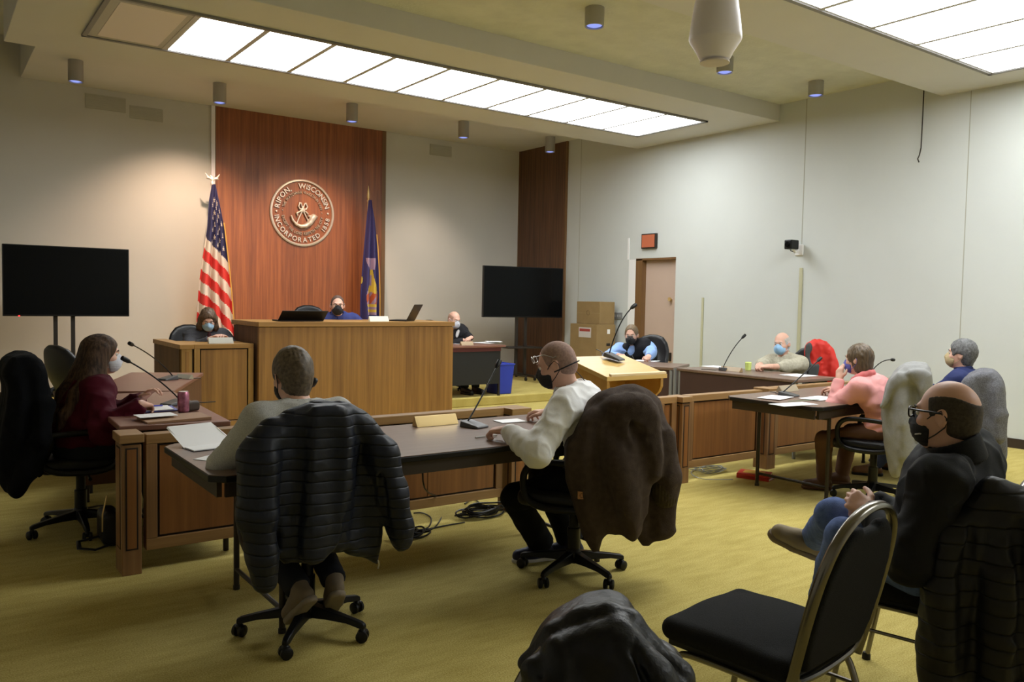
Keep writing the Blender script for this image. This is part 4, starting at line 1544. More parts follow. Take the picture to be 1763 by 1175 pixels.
# ================================================================== CHAIRS
def build_office_chair():
    t = thing('office_chair', 'x', 'chair', (0, 0, 0))
    m_ = MB()
    for k in range(5):
        a = 2 * PI * k / 5
        c, s_ = math.cos(a), math.sin(a)

        def Q(r, w_, z):
            return (r * c - w_ * s_, r * s_ + w_ * c, z)
        secs = [(.025, .030, .075, .135), (.12, .026, .078, .118), (.22, .021, .075, .102), (.285, .018, .062, .090), (.305, .014, .060, .080)]
        vs_, fs_ = [], []
        for (r, w_, zb, zt) in secs:
            vs_ += [Q(r, -w_, zb), Q(r, w_, zb), Q(r, w_ * .75, zt), Q(r, -w_ * .75, zt)]
        for i in range(len(secs) - 1):
            for j in range(4):
                fs_.append((i * 4 + j, i * 4 + (j + 1) % 4, i * 4 + 4 + (j + 1) % 4, i * 4 + 4 + j))
        fs_ += [(3, 2, 1, 0), tuple(len(vs_) - 4 + j for j in range(4))]
        m_.add(vs_, fs_)
    m_.lathe([(.001, .07), (.045, .07), (.048, .12), (.036, .15), (.001, .15)], (0, 0, 0), 24)
    m_.build('star_base', M_black, t, bevel=.005, smooth=True)
    for k in range(5):
        a = 2 * PI * k / 5
        c, s_ = .292 * math.cos(a), .292 * math.sin(a)
        m_ = MB()
        ta = a + .9 + k * 1.3
        tx, ty = math.cos(ta), math.sin(ta)
        for sg in (-1, 1):
            ring = []
            for (r, h) in [(.001, -.010), (.022, -.010), (.027, -.006), (.027, .006), (.022, .010), (.001, .010)]:
                for q in range(14):
                    b = 2 * PI * q / 14
                    x0, z0 = r * math.cos(b), r * math.sin(b)
                    y0 = h + sg * .017
                    ring.append((c + x0 * tx - y0 * ty, s_ + x0 * ty + y0 * tx, .028 + z0))
            m_.add(ring, [(i * 14 + q, i * 14 + (q + 1) % 14, (i + 1) * 14 + (q + 1) % 14, (i + 1) * 14 + q) for i in range(5) for q in range(14)])
        m_.lathe([(.001, .028), (.018, .028), (.020, .050), (.012, .058), (.010, .075), (.001, .075)], (c, s_, 0), 12)
        m_.build('caster', M_black, t, True)
    MB().lathe([(.001, .13), (.036, .13), (.036, .26), (.027, .262), (.027, .40), (.001, .40)], (0, 0, 0), 24).build('gas_column', M_black, t, True)
    MB().box(-.10, .10, -.11, .11, .385, .415).box(-.03, .03, -.22, -.08, .39, .415).build('seat_plate', M_black, t, bevel=.006)
    MB().tube([(.08, .02, .395), (.22, .03, .385), (.27, .035, .375)], [.006, .006, .011], 8).build('tilt_lever', M_black, t, True)
    s_ = SDF(.012)
    s_.rbox((0, .01, .455), (.25, .245, .045), .04, k=.01)
    s_.ell((0, .20, .47), (.20, .06, .04), k=.03)
    s_.build('seat', M_leather, t)
    # curved high back
    out = [(-.17, .46), (.17, .46), (.225, .56), (.245, .70), (.24, .83), (.205, .93), (.14, 1.00), (.05, 1.03), (-.05, 1.03), (-.14, 1.00), (-.205, .93), (-.24, .83), (-.245, .70), (-.225, .56)]
    b_ = SDF(.012)
    b_.poly(out, (0, 0, 0), (1, 0, 0), (0, 1, 0), .038, .034, bend=-1.1, k=.01, wob=lambda a, z: -.26 - .17 * (z - .46) + .05 * np.exp(-((z - .62) / .12) ** 2), wl=-.37, wh=-.19)
    b_.build('backrest', M_leather, t)
    MB().tube([(0, -.18, .40), (0, -.27, .42), (0, -.315, .50), (0, -.33, .66)], .022, 10, flat=.5, up=(0, 1, 0)).build('back_bracket', M_black, t, True)
    for sx in (-1, 1):
        x = sx * .275
        pts = [(sx * .245, -.245, .60), (x, -.23, .645), (x, -.12, .66), (x, .06, .665), (x, .15, .650), (x, .195, .60), (x, .20, .53), (x * .99, .175, .46), (x * .98, .10, .425), (x * .97, -.05, .42), (x * .95, -.17, .44), (sx * .245, -.24, .50)]
        P_ = [Vector(p) for p in pts]
        Q_ = []
        for i in range(len(P_) - 1):
            for k in range(4):
                a = k / 4
                p0, p1, p2, p3 = P_[max(0, i - 1)], P_[i], P_[i + 1], P_[min(len(P_) - 1, i + 2)]
                Q_.append(.5 * ((2 * p1) + (-p0 + p2) * a + (2 * p0 - 5 * p1 + 4 * p2 - p3) * a * a + (-p0 + 3 * p1 - 3 * p2 + p3) * a ** 3))
        Q_.append(P_[-1])
        MB().tube(Q_, .019, 10, flat=.9, up=(1, 0, 0)).build('armrest', M_black, t, True)
    return t


OC = build_office_chair()
_first = [True]


def office_chair(loc, rz, base_rot, lab, grp='black leather office chairs', s=1.0):
    t = OC if _first[0] else copy_tree(OC)
    _first[0] = False
    t.location = loc
    t.rotation_euler = (0, 0, rz)
    t.scale = (s, s, s)
    t['label'] = lab
    t['group'] = grp
    for ch in [o for o in bpy.data.objects if o.parent == t and o.name.split('.')[0] in ('star_base', 'caster')]:
        ch.rotation_euler = (0, 0, base_rot)
    return t


office_chair((1.335, 3.33, 0), rad(-12), rad(171), 'black office chair under the navy quilted jacket', s=.95)
office_chair((2.79, 3.28, 0), rad(33), rad(198 - 33), 'black office chair of the man in the white shirt, brown jacket over its back', s=.96)
office_chair((.77, 5.52, 0), rad(-94), rad(75), 'black office chair of the woman in maroon, black hoodie over its back', s=.95)
office_chair((1.16, 7.36, 0), rad(-68), rad(10), 'empty black office chair behind the woman in maroon')
office_chair((5.80, 3.37, 0), rad(14), rad(190), 'black office chair of the woman in pink, pale coat over its back', s=.94)
office_chair((6.82, 3.40, 0), rad(8), rad(20), 'black office chair of the man in the navy jacket, dark grey coat over its back', s=.92)
office_chair((7.78, 5.50, 0), rad(88), rad(20), 'black office chair of the man in the tan shirt, red jacket over its back', s=.96)
office_chair((7.42, 7.42, 0), rad(118), rad(20), 'black office chair of the man in the black vest')
office_chair((3.93, 9.62, .30), rad(172), rad(20), 'black office chair behind the tall oak bench')
office_chair((2.52, 9.50, .0), rad(183), rad(20), 'black office chair of the woman at the clerk desk', s=1.06)
office_chair((6.17, 10.22, .12), rad(195), rad(20), 'black office chair behind the platform desk', s=.98)


def build_banquet_chair():
    t = thing('banquet_chair', 'x', 'chair', (0, 0, 0))
    s_ = SDF(.009)
    s_.poly([(-.20, -.20), (.20, -.20), (.225, -.12), (.225, .10), (.19, .19), (.10, .225), (-.10, .225), (-.19, .19), (-.225, .10), (-.225, -.12)], (0, 0, 0), (1, 0, 0), (0, 0, 1), .03)
    s_.p = []
    s_.rbox((0, .01, .455), (.222, .215, .035), .032, k=.0)
    s_.ell((0, .02, .475), (.19, .185, .03), k=.03)
    s_.build('seat', M_blackfab, t)
    MB().box(-.20, .20, -.19, .20, .405, .425).build('seat_board', M_black, t, bevel=.004)

    def smooth(P_, n=6):
        P_ = [Vector(p) for p in P_]
        Q_ = []
        for i in range(len(P_) - 1):
            for k in range(n):
                a = k / n
                p0, p1, p2, p3 = P_[max(0, i - 1)], P_[i], P_[i + 1], P_[min(len(P_) - 1, i + 2)]
                Q_.append(.5 * ((2 * p1) + (-p0 + p2) * a + (2 * p0 - 5 * p1 + 4 * p2 - p3) * a * a + (-p0 + 3 * p1 - 3 * p2 + p3) * a ** 3))
        return Q_ + [P_[-1]]
    for sx in (-1, 1):
        x = sx * .205
        MB().tube(smooth([(x * 1.05, .245, 0), (x * 1.03, .215, .18), (x, .185, .34), (x, .155, .385), (x, .10, .40), (x, -.10, .40), (x, -.155, .385), (x, -.19, .34), (x * 1.03, -.235, .18), (x * 1.05, -.275, 0)]), .0125, 10, flat=.8).build('side_frame', M_metal, t, True)
        MB().tube([(x * 1.03, .20, .30), (x * 1.03, -.20, .30)], .007, 8).build('side_stretcher', M_metal, t, True)
        for y in (.245, -.275):
            MB().lathe([(.001, 0), (.017, 0), (.017, .02), (.013, .03), (.001, .03)], (x * 1.05, y, 0), 12).build('foot_cap', M_black, t, True)

    def bp_(x, h):   # point on the leaning back plane: h = height
        return (x, -.205 - .24 * (h - .42), h)
    loop = []
    for (x, h) in [(-.205, .40), (-.21, .50), (-.215, .62), (-.205, .74), (-.17, .83), (-.10, .885), (0, .905), (.10, .885), (.17, .83), (.205, .74), (.215, .62), (.21, .50), (.205, .40)]:
        loop.append(bp_(x, h))
    MB().tube(smooth(loop), .0125, 10, flat=1.3, up=(0, 1, 0)).build('back_frame', M_metal, t, True)
    MB().tube(smooth([bp_(-.20, .47), bp_(-.17, .425), bp_(-.10, .41), bp_(0, .405), bp_(.10, .41), bp_(.17, .425), bp_(.20, .47)]), .010, 8).build('back_lower_rail', M_metal, t, True)
    pad = [(-.165, .45), (.165, .45), (.195, .52), (.20, .62), (.19, .73), (.155, .81), (.10, .855), (.06, .858), (.04, .842), (-.04, .842), (-.06, .858), (-.10, .855), (-.155, .81), (-.19, .73), (-.20, .62), (-.195, .52)]
    b_ = SDF(.009)
    b_.poly(pad, (0, 0, 0), (1, 0, 0), (0, 1, 0), .019, .015, bend=0, k=.0, wob=lambda a, z: -.205 - .24 * (z - .42), wl=-.33, wh=-.19)
    b_.build('back_pad', M_blackfab, t)
    for sx in (-1, 1):
        for h in (.52, .66):
            p = bp_(sx * .222, h)
            MB().lathe([(.001, 0), (.006, 0), (.006, .004), (.001, .005)], p, 10, 'x').build('screw', M_black, t, True)
    return t


BC = build_banquet_chair()
BC.location = (2.065, 1.535, 0)
BC.rotation_euler = (0, 0, rad(7))
put(BC, None, 'empty black banquet chair with bronze frame in the foreground', None, 'banquet chairs of the audience')
b2 = copy_tree(BC)
b2.location = (2.99, 1.53, 0)
b2.rotation_euler = (0, 0, rad(14))
b2['label'] = 'banquet chair with the seated man in black, black puffer jacket over its back'
b3 = copy_tree(BC)
b3.location = (1.05, 1.46, 0)
b3.rotation_euler = (0, 0, rad(-4))
b3.scale = (.80, 1, .93)
b2.scale = (1, 1, .95)
b3['label'] = 'banquet chair under the black jacket at the bottom edge of the picture'

# ================================================================== PEOPLE
SK = {'light': (.68, .40, .30), 'pink': (.70, .36, .28), 'tan': (.52, .29, .19)}


def skin(k):
    return mat('skin_' + k, SK[k], .5, noise=(18, .06))


def nrm(v):
    v = np.array(v, float)
    return v / max(1e-9, np.linalg.norm(v))


def ik(a, b, l1, l2, hint):
    """joint position between a and b"""
    a, b = np.array(a, float), np.array(b, float)
    d = b - a
    D = np.linalg.norm(d)
    if D > (l1 + l2) * .995:
        b = a + d / D * (l1 + l2) * .995
        d = b - a
        D = np.linalg.norm(d)
    x = (l1 * l1 - l2 * l2 + D * D) / (2 * D)
    h = math.sqrt(max(0, l1 * l1 - x * x))
    u = d / D
    hn = np.array(hint, float)
    hn = hn - u * (hn @ u)
    return a + u * x + nrm(hn) * h, b


def euler_R(yaw, pitch, roll):
    """columns = right, forward, up; yaw + turns left, pitch + looks down"""
    return np.array((Matrix.Rotation(yaw, 3, 'Z') @ Matrix.Rotation(-pitch, 3, 'X') @ Matrix.Rotation(roll, 3, 'Y')))


def add_hand(S, W, d, n, right, s=1.0, curl=38, spread=.0, thumb_in=.3):
    W, d, n = np.array(W, float), nrm(d), nrm(n)
    n = nrm(n - d * (n @ d))
    t = np.cross(n, d) * (-1 if right else 1)
    offs = [.030, .010, -.010, -.029]
    kn = [.088, .093, .088, .078]
    Ls = [.040, .045, .041, .032]
    S.cap(W - d * .02, W + d * .03, .024 * s, .022 * s, .01)
    for i in range(4):
        K = W + d * kn[i] * s + t * offs[i] * s
        S.cap(W + t * offs[i] * .6 * s, K, .016 * s, .0118 * s, .012)
        ang = 0
        p = K
        for j, (fr, cu) in enumerate([(1, .55), (.62, 1.0), (.5, .75)]):
            ang += rad(curl) * cu * (1 + .12 * i)
            q = p + (d * math.cos(ang) + n * math.sin(ang) + t * spread * (1.5 - i) * .12) * Ls[i] * fr * s
            S.cap(p, q, (.0098 - .0009 * j) * s, (.0089 - .0009 * j) * s, .003)
            p = q
    b = W + d * .022 * s + t * .020 * s
    p = b
    for j, (L_, v) in enumerate([(.042, t * .72 + d * .62 + n * .25), (.032, t * (.45 - thumb_in) + d * .85 + n * .3), (.026, t * (.2 - thumb_in) + d * .9 + n * .35)]):
        q = p + nrm(v) * L_ * s
        S.cap(p, q, (.0135 - .0018 * j) * s, (.0117 - .0018 * j) * s, .006 if j == 0 else .003)
        p = q


def person(lab, loc, rz, head, hr=(0, 0, 0), hip_z=.53, lean=8, upper=14, sh_w=.185, girth=1.0, s=.95, wr=None, el=None, an=None, knee=None,
           hand=None, top=None, bottom=None, shoes=None, hair=None, mask=None, glasses=None, sk='light', vox=.0065, collar=None, twist=0, long_sleeve=True, chest=1.0, seat_fwd=0,
           shoe_R=None, extra=None, tdisp=None, group=None, ndrop=.055, kn=None):
    """loc world (x,y) below the pelvis; rz facing; head = world centre of the head; wr/an dict R,L world targets of wrists/ankles"""
    root = thing('person', lab, 'person', (loc[0], loc[1], 0), rz, group)
    c, s_ = math.cos(-rz), math.sin(-rz)

    def L(p):
        x, y = p[0] - loc[0], p[1] - loc[1]
        return np.array([x * c - y * s_, x * s_ + y * c, p[2]])
    pel = np.array([0, seat_fwd, hip_z])
    a1, a2 = rad(lean), rad(upper)
    wst = pel + np.array([0, math.sin(a1), math.cos(a1)]) * .19 * s
    hc = L(head)
    nb0 = wst + np.array([0, math.sin(a2), math.cos(a2)]) * .32 * s
    R = euler_R(rad(hr[0]), rad(hr[1]), rad(hr[2] if len(hr) > 2 else 0))
    # neck base moves so that the head sits where the photo puts it
    nbt = hc - R @ np.array([0, .0, .095 * s]) - np.array([0, .035, ndrop]) * s
    nb = np.array([nbt[0] * .9, nbt[1], nbt[2]])
    q_ = float(np.clip(np.linalg.norm(nb - pel) / (.50 * s), .62, 1.0))
    wst = pel + (wst - pel) * q_
    ax_ = nrm(nb - wst)
    tw = rad(twist)
    xr = np.array([math.cos(tw), math.sin(tw), 0.])
    fr = np.cross(ax_, xr)
    fr = -fr if fr[1] < 0 else fr
    fr = nrm(fr)
    cst = wst + (nb - wst) * .55
    T = np.stack([xr, fr, ax_], 1)
    shc = nb - ax_ * .062 * s
    SH = {'R': shc + xr * sh_w * s - fr * .005, 'L': shc - xr * sh_w * s - fr * .005}
    g = girth
    wr = wr or {}
    el = el or {}
    EL, WR = {}, {}
    for k, sg in (('R', 1), ('L', -1)):
        target = L(wr[k]) if k in wr else shc + xr * sg * .2 + fr * .25 - ax_ * .3
        hint = np.array(el.get(k, (sg * .6, -.3, -1)))
        EL[k], WR[k] = ik(SH[k], target, .285 * s, .255 * s, hint)
    an = an or {}
    KN, AN = {}, {}
    for k, sg in (('R', 1), ('L', -1)):
        hp = pel + np.array([sg * .09, .02, -.01]) * s
        target = L(an[k]) if k in an else np.array([sg * .12, .42, .09])
        hint = np.array((knee or {}).get(k, (sg * .15, .6, 1)))
        KN[k], AN[k] = ik(hp, target, .43 * s, .41 * s, hint)
        if kn and k in kn:
            KN[k], AN[k] = L(kn[k]), target
    # ---------------- body (one surface)
    B = SDF(vox)
    B.ell(pel, np.array([.155, .115, .11]) * s * g)
    B.ell(wst, np.array([.135, .10, .13 * q_]) * s * g, T, k=.05)
    B.ell(cst, np.array([.150, .105, .165 * q_]) * s * min(g, 1.12), T, k=.05)
    B.cap(SH['R'] - xr * .03, SH['L'] + xr * .03, .052 * s, k=.05)
    nk = hc - R @ np.array([0, .022, .075]) * s
    B.cap(nb - ax_ * .03, nk, .056 * s, .054 * s, k=.03)

    def hd(p, sc=1.0):
        return hc + R @ (np.array(p, float) * s)
    rr = lambda *a: np.array(a) * s
    B.ell(hd((0, -.012, .022)), rr(.0765, .0965, .0975), R, k=.02)
    B.ell(hd((0, .026, -.040)), rr(.0585, .0665, .078), R, k=.03)
    B.ell(hd((0, .062, -.094)), rr(.026, .024, .021), R, k=.025)
    B.cap(hd((-.028, .080, .026)), hd((.028, .080, .026)), .011 * s, k=.02)
    B.ell(hd((.036, .060, -.024)), rr(.024, .024, .022), R, k=.02)
    B.ell(hd((-.036, .060, -.024)), rr(.024, .024, .022), R, k=.02)
    for sg in (-1, 1):
        B.ell(hd((sg * .031, .093, .006)), rr(.0165, .012, .0105), R, k=.012, op='-')
    B.cap(hd((0, .086, .012)), hd((0, .107, -.024)), .0075 * s, .0115 * s, k=.012)
    B.cap(hd((-.011, .097, -.029)), hd((.011, .097, -.029)), .0075 * s, k=.008)
    B.cap(hd((-.018, .0885, -.056)), hd((.018, .0885, -.056)), .0062 * s, k=.006)
    B.cap(hd((-.015, .0865, -.067)), hd((.015, .0865, -.067)), .0066 * s, k=.006)
    for sg in (-1, 1):
        Re = R @ np.array(Matrix.Rotation(sg * .35, 3, 'Z'))
        B.ell(hd((sg * .080, -.010, -.006)), rr(.0085, .021, .032), Re, k=.007)
        B.ell(hd((sg * .088, -.006, -.002)), rr(.005, .011, .017), Re, k=.004, op='-')
    for k, sg in (('R', 1), ('L', -1)):
        B.cap(SH[k], EL[k], .047 * s * min(g, 1.06), .038 * s, k=.03)
        B.cap(EL[k], WR[k], .039 * s, .0265 * s, k=.01)
        hp = pel + np.array([sg * .09, .02, -.01]) * s
        B.cap(hp, KN[k], .080 * s * g, .056 * s, k=.03)
        B.cap(KN[k], AN[k], .055 * s, .036 * s, k=.015)
        h = (hand or {}).get(k, {})
        d = nrm(WR[k] - EL[k])
        if 'd' in h:
            v = np.array(h['d'], float)
            d = nrm([v[0] * c - v[1] * s_, v[0] * s_ + v[1] * c, v[2]])
        n = np.array(h.get('n', (0, 0, -1)), float)
        n = np.array([n[0] * c - n[1] * s_, n[0] * s_ + n[1] * c, n[2]])
        add_hand(B, WR[k], d, n, k == 'R', s, h.get('curl', 38), h.get('spread', 0), h.get('thumb', .3))
    B.build('body', skin(sk), root, smooth_iter=1)
    # eyes
    for sg in (-1, 1):
        e = hd((sg * .031, .0785, .007))
        m_ = MB()
        m_.lathe([(.0115 * s * math.sin(q), -.0115 * s * math.cos(q)) for q in [i * PI / 10 for i in range(11)]], (0, 0, 0), 14, 'y')
        m_.mat(1).lathe([(.0001, .0119 * s), (.0052 * s, .0108 * s), (.0054 * s, .0100 * s)], (0, 0, 0), 12, 'y')
        eo = m_.build('eye', [mat('eye_white', (.75, .72, .68), .2), mat('eye_dark', (.03, .02, .015), .15)], root, True)
        eo.location = tuple(e)
        eo.rotation_euler = Matrix(R.tolist()).to_euler()
        eb = MB().tube([tuple(hd((sg * .016, .0925, .027))), tuple(hd((sg * .032, .092, .032))), tuple(hd((sg * .046, .082, .028)))], [.003, .0038, .0022], 6)
        eb.build('eyebrow', hair['m'] if hair and 'm' in hair else mat('brow', (.08, .05, .03), .8), root, True)
    # ---------------- trousers
    if bottom:
        Q = SDF(.0085)
        Q.ell(pel + np.array([0, 0, 0]), np.array([.172, .130, .115]) * s * g)
        Q.ell(wst - ax_ * .06, np.array([.150, .115, .08]) * s * g, k=.04)
        for k, sg in (('R', 1), ('L', -1)):
            hp = pel + np.array([sg * .09, .02, -.01]) * s
            Q.cap(hp, KN[k], .094 * s * g, .070 * s, k=.03)
            a_ = AN[k] + (KN[k] - AN[k]) * .02
            Q.cap(KN[k], a_, .070 * s, bottom.get('hem', .058) * s, k=.012)
            Q.lcut(AN[k] - nrm(AN[k] - KN[k]) * .0, nrm(AN[k] - KN[k]), .085)
        Q.disp = lambda P: .0055 * _noise3(P, 13, 3) + .003 * _noise3(P, 34, 5)
        Q.build(bottom.get('name', 'trousers'), bottom['m'], root)
    # ---------------- shoes
    if shoes:
        for k, sg in (('R', 1), ('L', -1)):
            Rs = (shoe_R or {}).get(k)
            if Rs is None:
                Rm = np.eye(3)
            else:
                Rm = np.array(Matrix.Rotation(rad(Rs[0]), 3, 'Z') @ Matrix.Rotation(rad(Rs[1]), 3, 'X') @ Matrix.Rotation(rad(Rs[2]) if len(Rs) > 2 else 0, 3, 'Y'))
            A = AN[k]
            W = lambda p: A + Rm @ (np.array(p, float) * s)
            F = SDF(.006)
            F.cap(W((0, -.035, -.045)), W((0, .06, -.045)), .036 * s, .038 * s, k=.02)
            F.cap(W((0, .06, -.045)), W((0, .140, -.052)), .041 * s, .036 * s, k=.02)
            F.cap(W((0, -.01, .0)), W((0, .02, -.03)), .042 * s, .040 * s, k=.02)
            if shoes.get('boot'):
                F.cap(W((0, -.005, .07)), W((0, 0, -.02)), .052 * s, .045 * s, k=.02)
            F.cuts.append((W((0, 0, -.075)), Rm @ np.array([0, 0, -1.]), .003))
            F.build('shoe', shoes['m'], root)
            O = SDF(.0055)
            O.cap(W((0, -.04, -.078)), W((0, .06, -.078)), .037 * s, .040 * s, k=.01)
            O.cap(W((0, .06, -.078)), W((0, .143, -.076)), .040 * s, .036 * s, k=.01)
            O.cuts.append((W((0, 0, -.066)), Rm @ np.array([0, 0, 1.]), .002))
            O.cuts.append((W((0, 0, -.094)), Rm @ np.array([0, 0, -1.]), .002))
            so = O.build('shoe_sole', shoes.get('sole', M_black), root)
            if shoes.get('lace'):
                m_ = MB()
                for i in range(5):
                    y = .030 + i * .018
                    zt_ = .010 - i * .009
                    m_.tube([tuple(W((-.022, y, zt_ - .006))), tuple(W((0, y + .004, zt_ + .002))), tuple(W((.022, y, zt_ - .006)))], .0028, 6)
                m_.build('laces', shoes['lace'], root, True)
    # ---------------- top
    if top:
        th = top.get('th', .014)
        Q = SDF(vox if vox < .0068 else .0075)
        tg = g * top.get('g', 1.0)
        Q.ell(pel + ax_ * .05 * s, np.array([.165, .125, .10]) * s * tg + th * .6, k=.03)
        Q.ell(wst, np.array([.142, .108, .14 * q_]) * s * tg + th, T, k=.06)
        Q.ell(cst, np.array([.158, .112, .165 * q_]) * s * min(tg, 1.12) + th * .8, T, k=.05)
        Q.cap(SH['R'] - xr * .03, SH['L'] + xr * .03, .058 * s + th * .5, k=.06)
        Q.cap(nb - ax_ * .06 * s, nb - nrm(nk - nb) * .01, .082 * s, .070 * s, k=.035)
        Q.lcut(nb + nrm(nk - nb) * .016, nrm(nk - nb), .082)
        for k in ('R', 'L'):
            if top.get('sleeves', True):
                Q.cap(SH[k], EL[k], .052 * s * min(g, 1.06) + th, .043 * s + th * top.get('loose', .8), k=.055)
                if long_sleeve:
                    e = WR[k] + (EL[k] - WR[k]) * top.get('cuff', .06)
                    Q.cap(EL[k], e, .043 * s + th * top.get('loose', .8), .030 * s + th * .55, k=.02)
                    Q.lcut(e + nrm(e - EL[k]) * .014, nrm(e - EL[k]))
            else:
                Q.cap(SH[k], SH[k] + (EL[k] - SH[k]) * .12, .055 * s + th, .052 * s + th, k=.03)
        hem = top.get('hem')
        if hem is not None:
            Q.cuts.append((np.array([0, 0, hem]), np.array([0, 0, -1.]), .004))
        A_ = top.get('wr', .006)
        els = [EL['R'], EL['L']]

        def dsp(P):
            d = A_ * _noise3(P, 10, 7) + A_ * .45 * _noise3(P, 24, 8) - A_ * 1.1 * _ridge(P * np.array([1, 1, .8]), 8, 12) - A_ * .5 * _ridge(P, 15, 14)
            for e_ in els:
                q = np.linalg.norm(P - e_, axis=-1)
                d = d + .004 * np.sin(q * 150) * np.exp(-(q / .10) ** 2)
            zz = (P - wst) @ ax_
            d = d + A_ * .8 * np.sin(zz * 70 + 5 * P[..., 0] + 3 * _noise3(P, 6, 2)) * np.exp(-((zz + .05) / .10) ** 2)
            if tdisp is not None:
                d = d + tdisp(P)
            return d
        Q.disp = dsp
        mats_ = top['m'] if isinstance(top['m'], (list, tuple)) else [top['m']]
        Q.build(top.get('name', 'shirt'), mats_, root)
        if collar:
            ch = collar.get('h', .04)
            n0 = nb + nrm(nk - nb) * collar.get('z', .012)
            dn = nrm(nk - nb)
            K = SDF(.0055)
            K.cap(n0, n0 + dn * ch, collar.get('r0', .074) * s, collar.get('r1', .070) * s, k=0)
            K.cap(n0 - dn * .05, n0 + dn * (ch + .05), (collar.get('r1', .070) * s - .0125), k=.002, op='-')
            K.cuts.append((n0 + dn * ch * .85, nrm(dn + fr * collar.get('open', .15)), .003))
            K.cuts.append((n0 - dn * .012, -dn, .003))
            if collar.get('split', True):
                K.ell(n0 + dn * ch * .9 + fr * .075 * s, (.022, .05, .05), T, k=.006, op='-')
            K.build('collar', collar.get('m', mats_[0]), root)
    # ---------------- hair
    if hair:
        H = SDF(hair.get('vox', .006))
        kind = hair['kind']
        gr = hair.get('g', .006)
        if kind in ('short', 'grey'):
            H.ell(hd((0, -.014, .026)), rr(.0765 + gr, .0975 + gr, .0975 + gr * 1.2), R, k=.01)
            H.ell(hd((0, -.045, -.040)), rr(.058, .053, .062), R, k=.03)
            H.ell(hd((0, -.052, -.078)), rr(.040, .030, .034), R, k=.03)
            H.ell(hd((0, .125, -.035)), rr(.095, .098, hair.get('hl', .105)), R, k=.012, op='-')
            for sg in (-1, 1):
                H.ell(hd((sg * .085, .012, -.035)), rr(.03, .045, .045), R, k=.01, op='-')
            H.cuts.append((hd((0, 0, -.100)), R @ nrm((0, .25, -1.)), .006))
        elif kind == 'buzz':
            H.ell(hd((0, -.013, .022)), rr(.0785, .0985, .0985), R, k=.01)
            H.ell(hd((0, -.05, -.03)), rr(.057, .052, .05), R, k=.03)
            H.ell(hd((0, .115, -.01)), rr(.095, .098, .115), R, k=.012, op='-')
            for sg in (-1, 1):
                H.ell(hd((sg * .085, .01, -.04)), rr(.03, .042, .045), R, k=.01, op='-')
            H.cuts.append((hd((0, 0, -.06)), R @ nrm((0, .25, -1.)), .006))
        elif kind == 'rim':
            H.ell(hd((0, -.013, .020)), rr(.0785, .0985, .0982), R, k=.01)
            H.ell(hd((0, -.045, -.035)), rr(.061, .054, .05), R, k=.03)
            cb = hair.get('crown', (0, .010, .108, .070, .132, .068))
            H.ell(hd(cb[:3]), rr(*cb[3:]), R, k=.012, op='-')
            H.ell(hd((0, .14, .0)), rr(.10, hair.get('fr', .108), .13), R, k=.012, op='-')
            for sg in (-1, 1):
                H.ell(hd((sg * .085, .012, -.045)), rr(.03, .046, .048), R, k=.01, op='-')
            H.cuts.append((hd((0, 0, -.078)), R @ nrm((0, .25, -1.)), .006))
        elif kind == 'long':
            H.ell(hd((0, -.014, .028)), rr(.088, .108, .107), R, k=.01)
            H.ell(hd((0, .125, -.045)), rr(.070, .085, .115), R, k=.014, op='-')
            dwn = np.array([0, 0, -1.])
            for (x, y, r0, pts) in hair['locks']:
                pts = [hd((x, y, .03))] + [nb + xr * p[0] + fr * p[1] + ax_ * p[2] for p in pts]
                H.chain(pts, [r0] + [r0 * q for q in ([.95, .85, .6, .35][:len(pts) - 1])], k=.03)
        elif kind == 'bob':
            H.ell(hd((0, -.016, .022)), rr(.087, .108, .108), R, k=.01)
            H.ell(hd((0, -.038, -.060)), rr(.080, .070, .082), R, k=.03)
            H.ell(hd((0, .125, -.04)), rr(.073, .085, .118), R, k=.012, op='-')
            for sg in (-1, 1):
                if hair.get('low'):
                    H.chain([hd((sg * .075, .0, .0)), hd((sg * .080, .015, -.09)), hd((sg * .078, .02, -.15))], [.03, .034, .022], k=.03)
        Rt = R.T
        am = hair.get('amp', .003)

        def hdisp(P):
            q = (P - hc) @ R
            th_ = np.arctan2(q[..., 0], -q[..., 1] + .0)
            st_ = np.sin(th_ * hair.get('n', 34) + 6 * _noise3(P, 12, 9) + q[..., 2] * 12)
            q2 = np.stack([th_ * .09, q[..., 2] * .25, q[..., 1] * .2], -1)
            return am * .5 * st_ * _noise3(P, 30, 4) + am * 1.3 * _noise3(q2, 160, 6) + am * .9 * _noise3(P, 35, 2)
        H.disp = hdisp
        mats_ = hair['m'] if isinstance(hair['m'], (list, tuple)) else [hair['m']]
        H.build('hair', mats_, root, smooth_iter=0)
    # ---------------- face mask
    if mask:
        K = SDF(.0055)
        K.ell(hd((0, .046, -.050)), rr(.0635, .0715, .066), R, k=.01)
        K.cap(hd((0, .095, .0)), hd((0, .112, -.028)), .011 * s, .013 * s, k=.02)
        K.cuts.append((hd((0, .022, 0)), R @ nrm((0, -1., -.25)), .003))
        K.cuts.append((hd((0, .0, -.001)), R @ nrm((0, -.28, 1.)), .003))
        K.disp = lambda P: .0016 * np.sin(((P - hc) @ R)[..., 2] * 420)
        mk = K.build('face_mask', mask['m'], root)
        for sg in (-1, 1):
            m_ = MB()
            m_.tube([tuple(hd(p)) for p in [(sg * .058, .050, -.018), (sg * .074, .022, .006), (sg * .084, -.010, .022), (sg * .088, -.028, .0), (sg * .082, -.022, -.032), (sg * .070, .012, -.060), (sg * .056, .040, -.078)]], .0022 * s, 6)
            m_.build('mask_loop', mask.get('lm', mask['m']), mk, True)
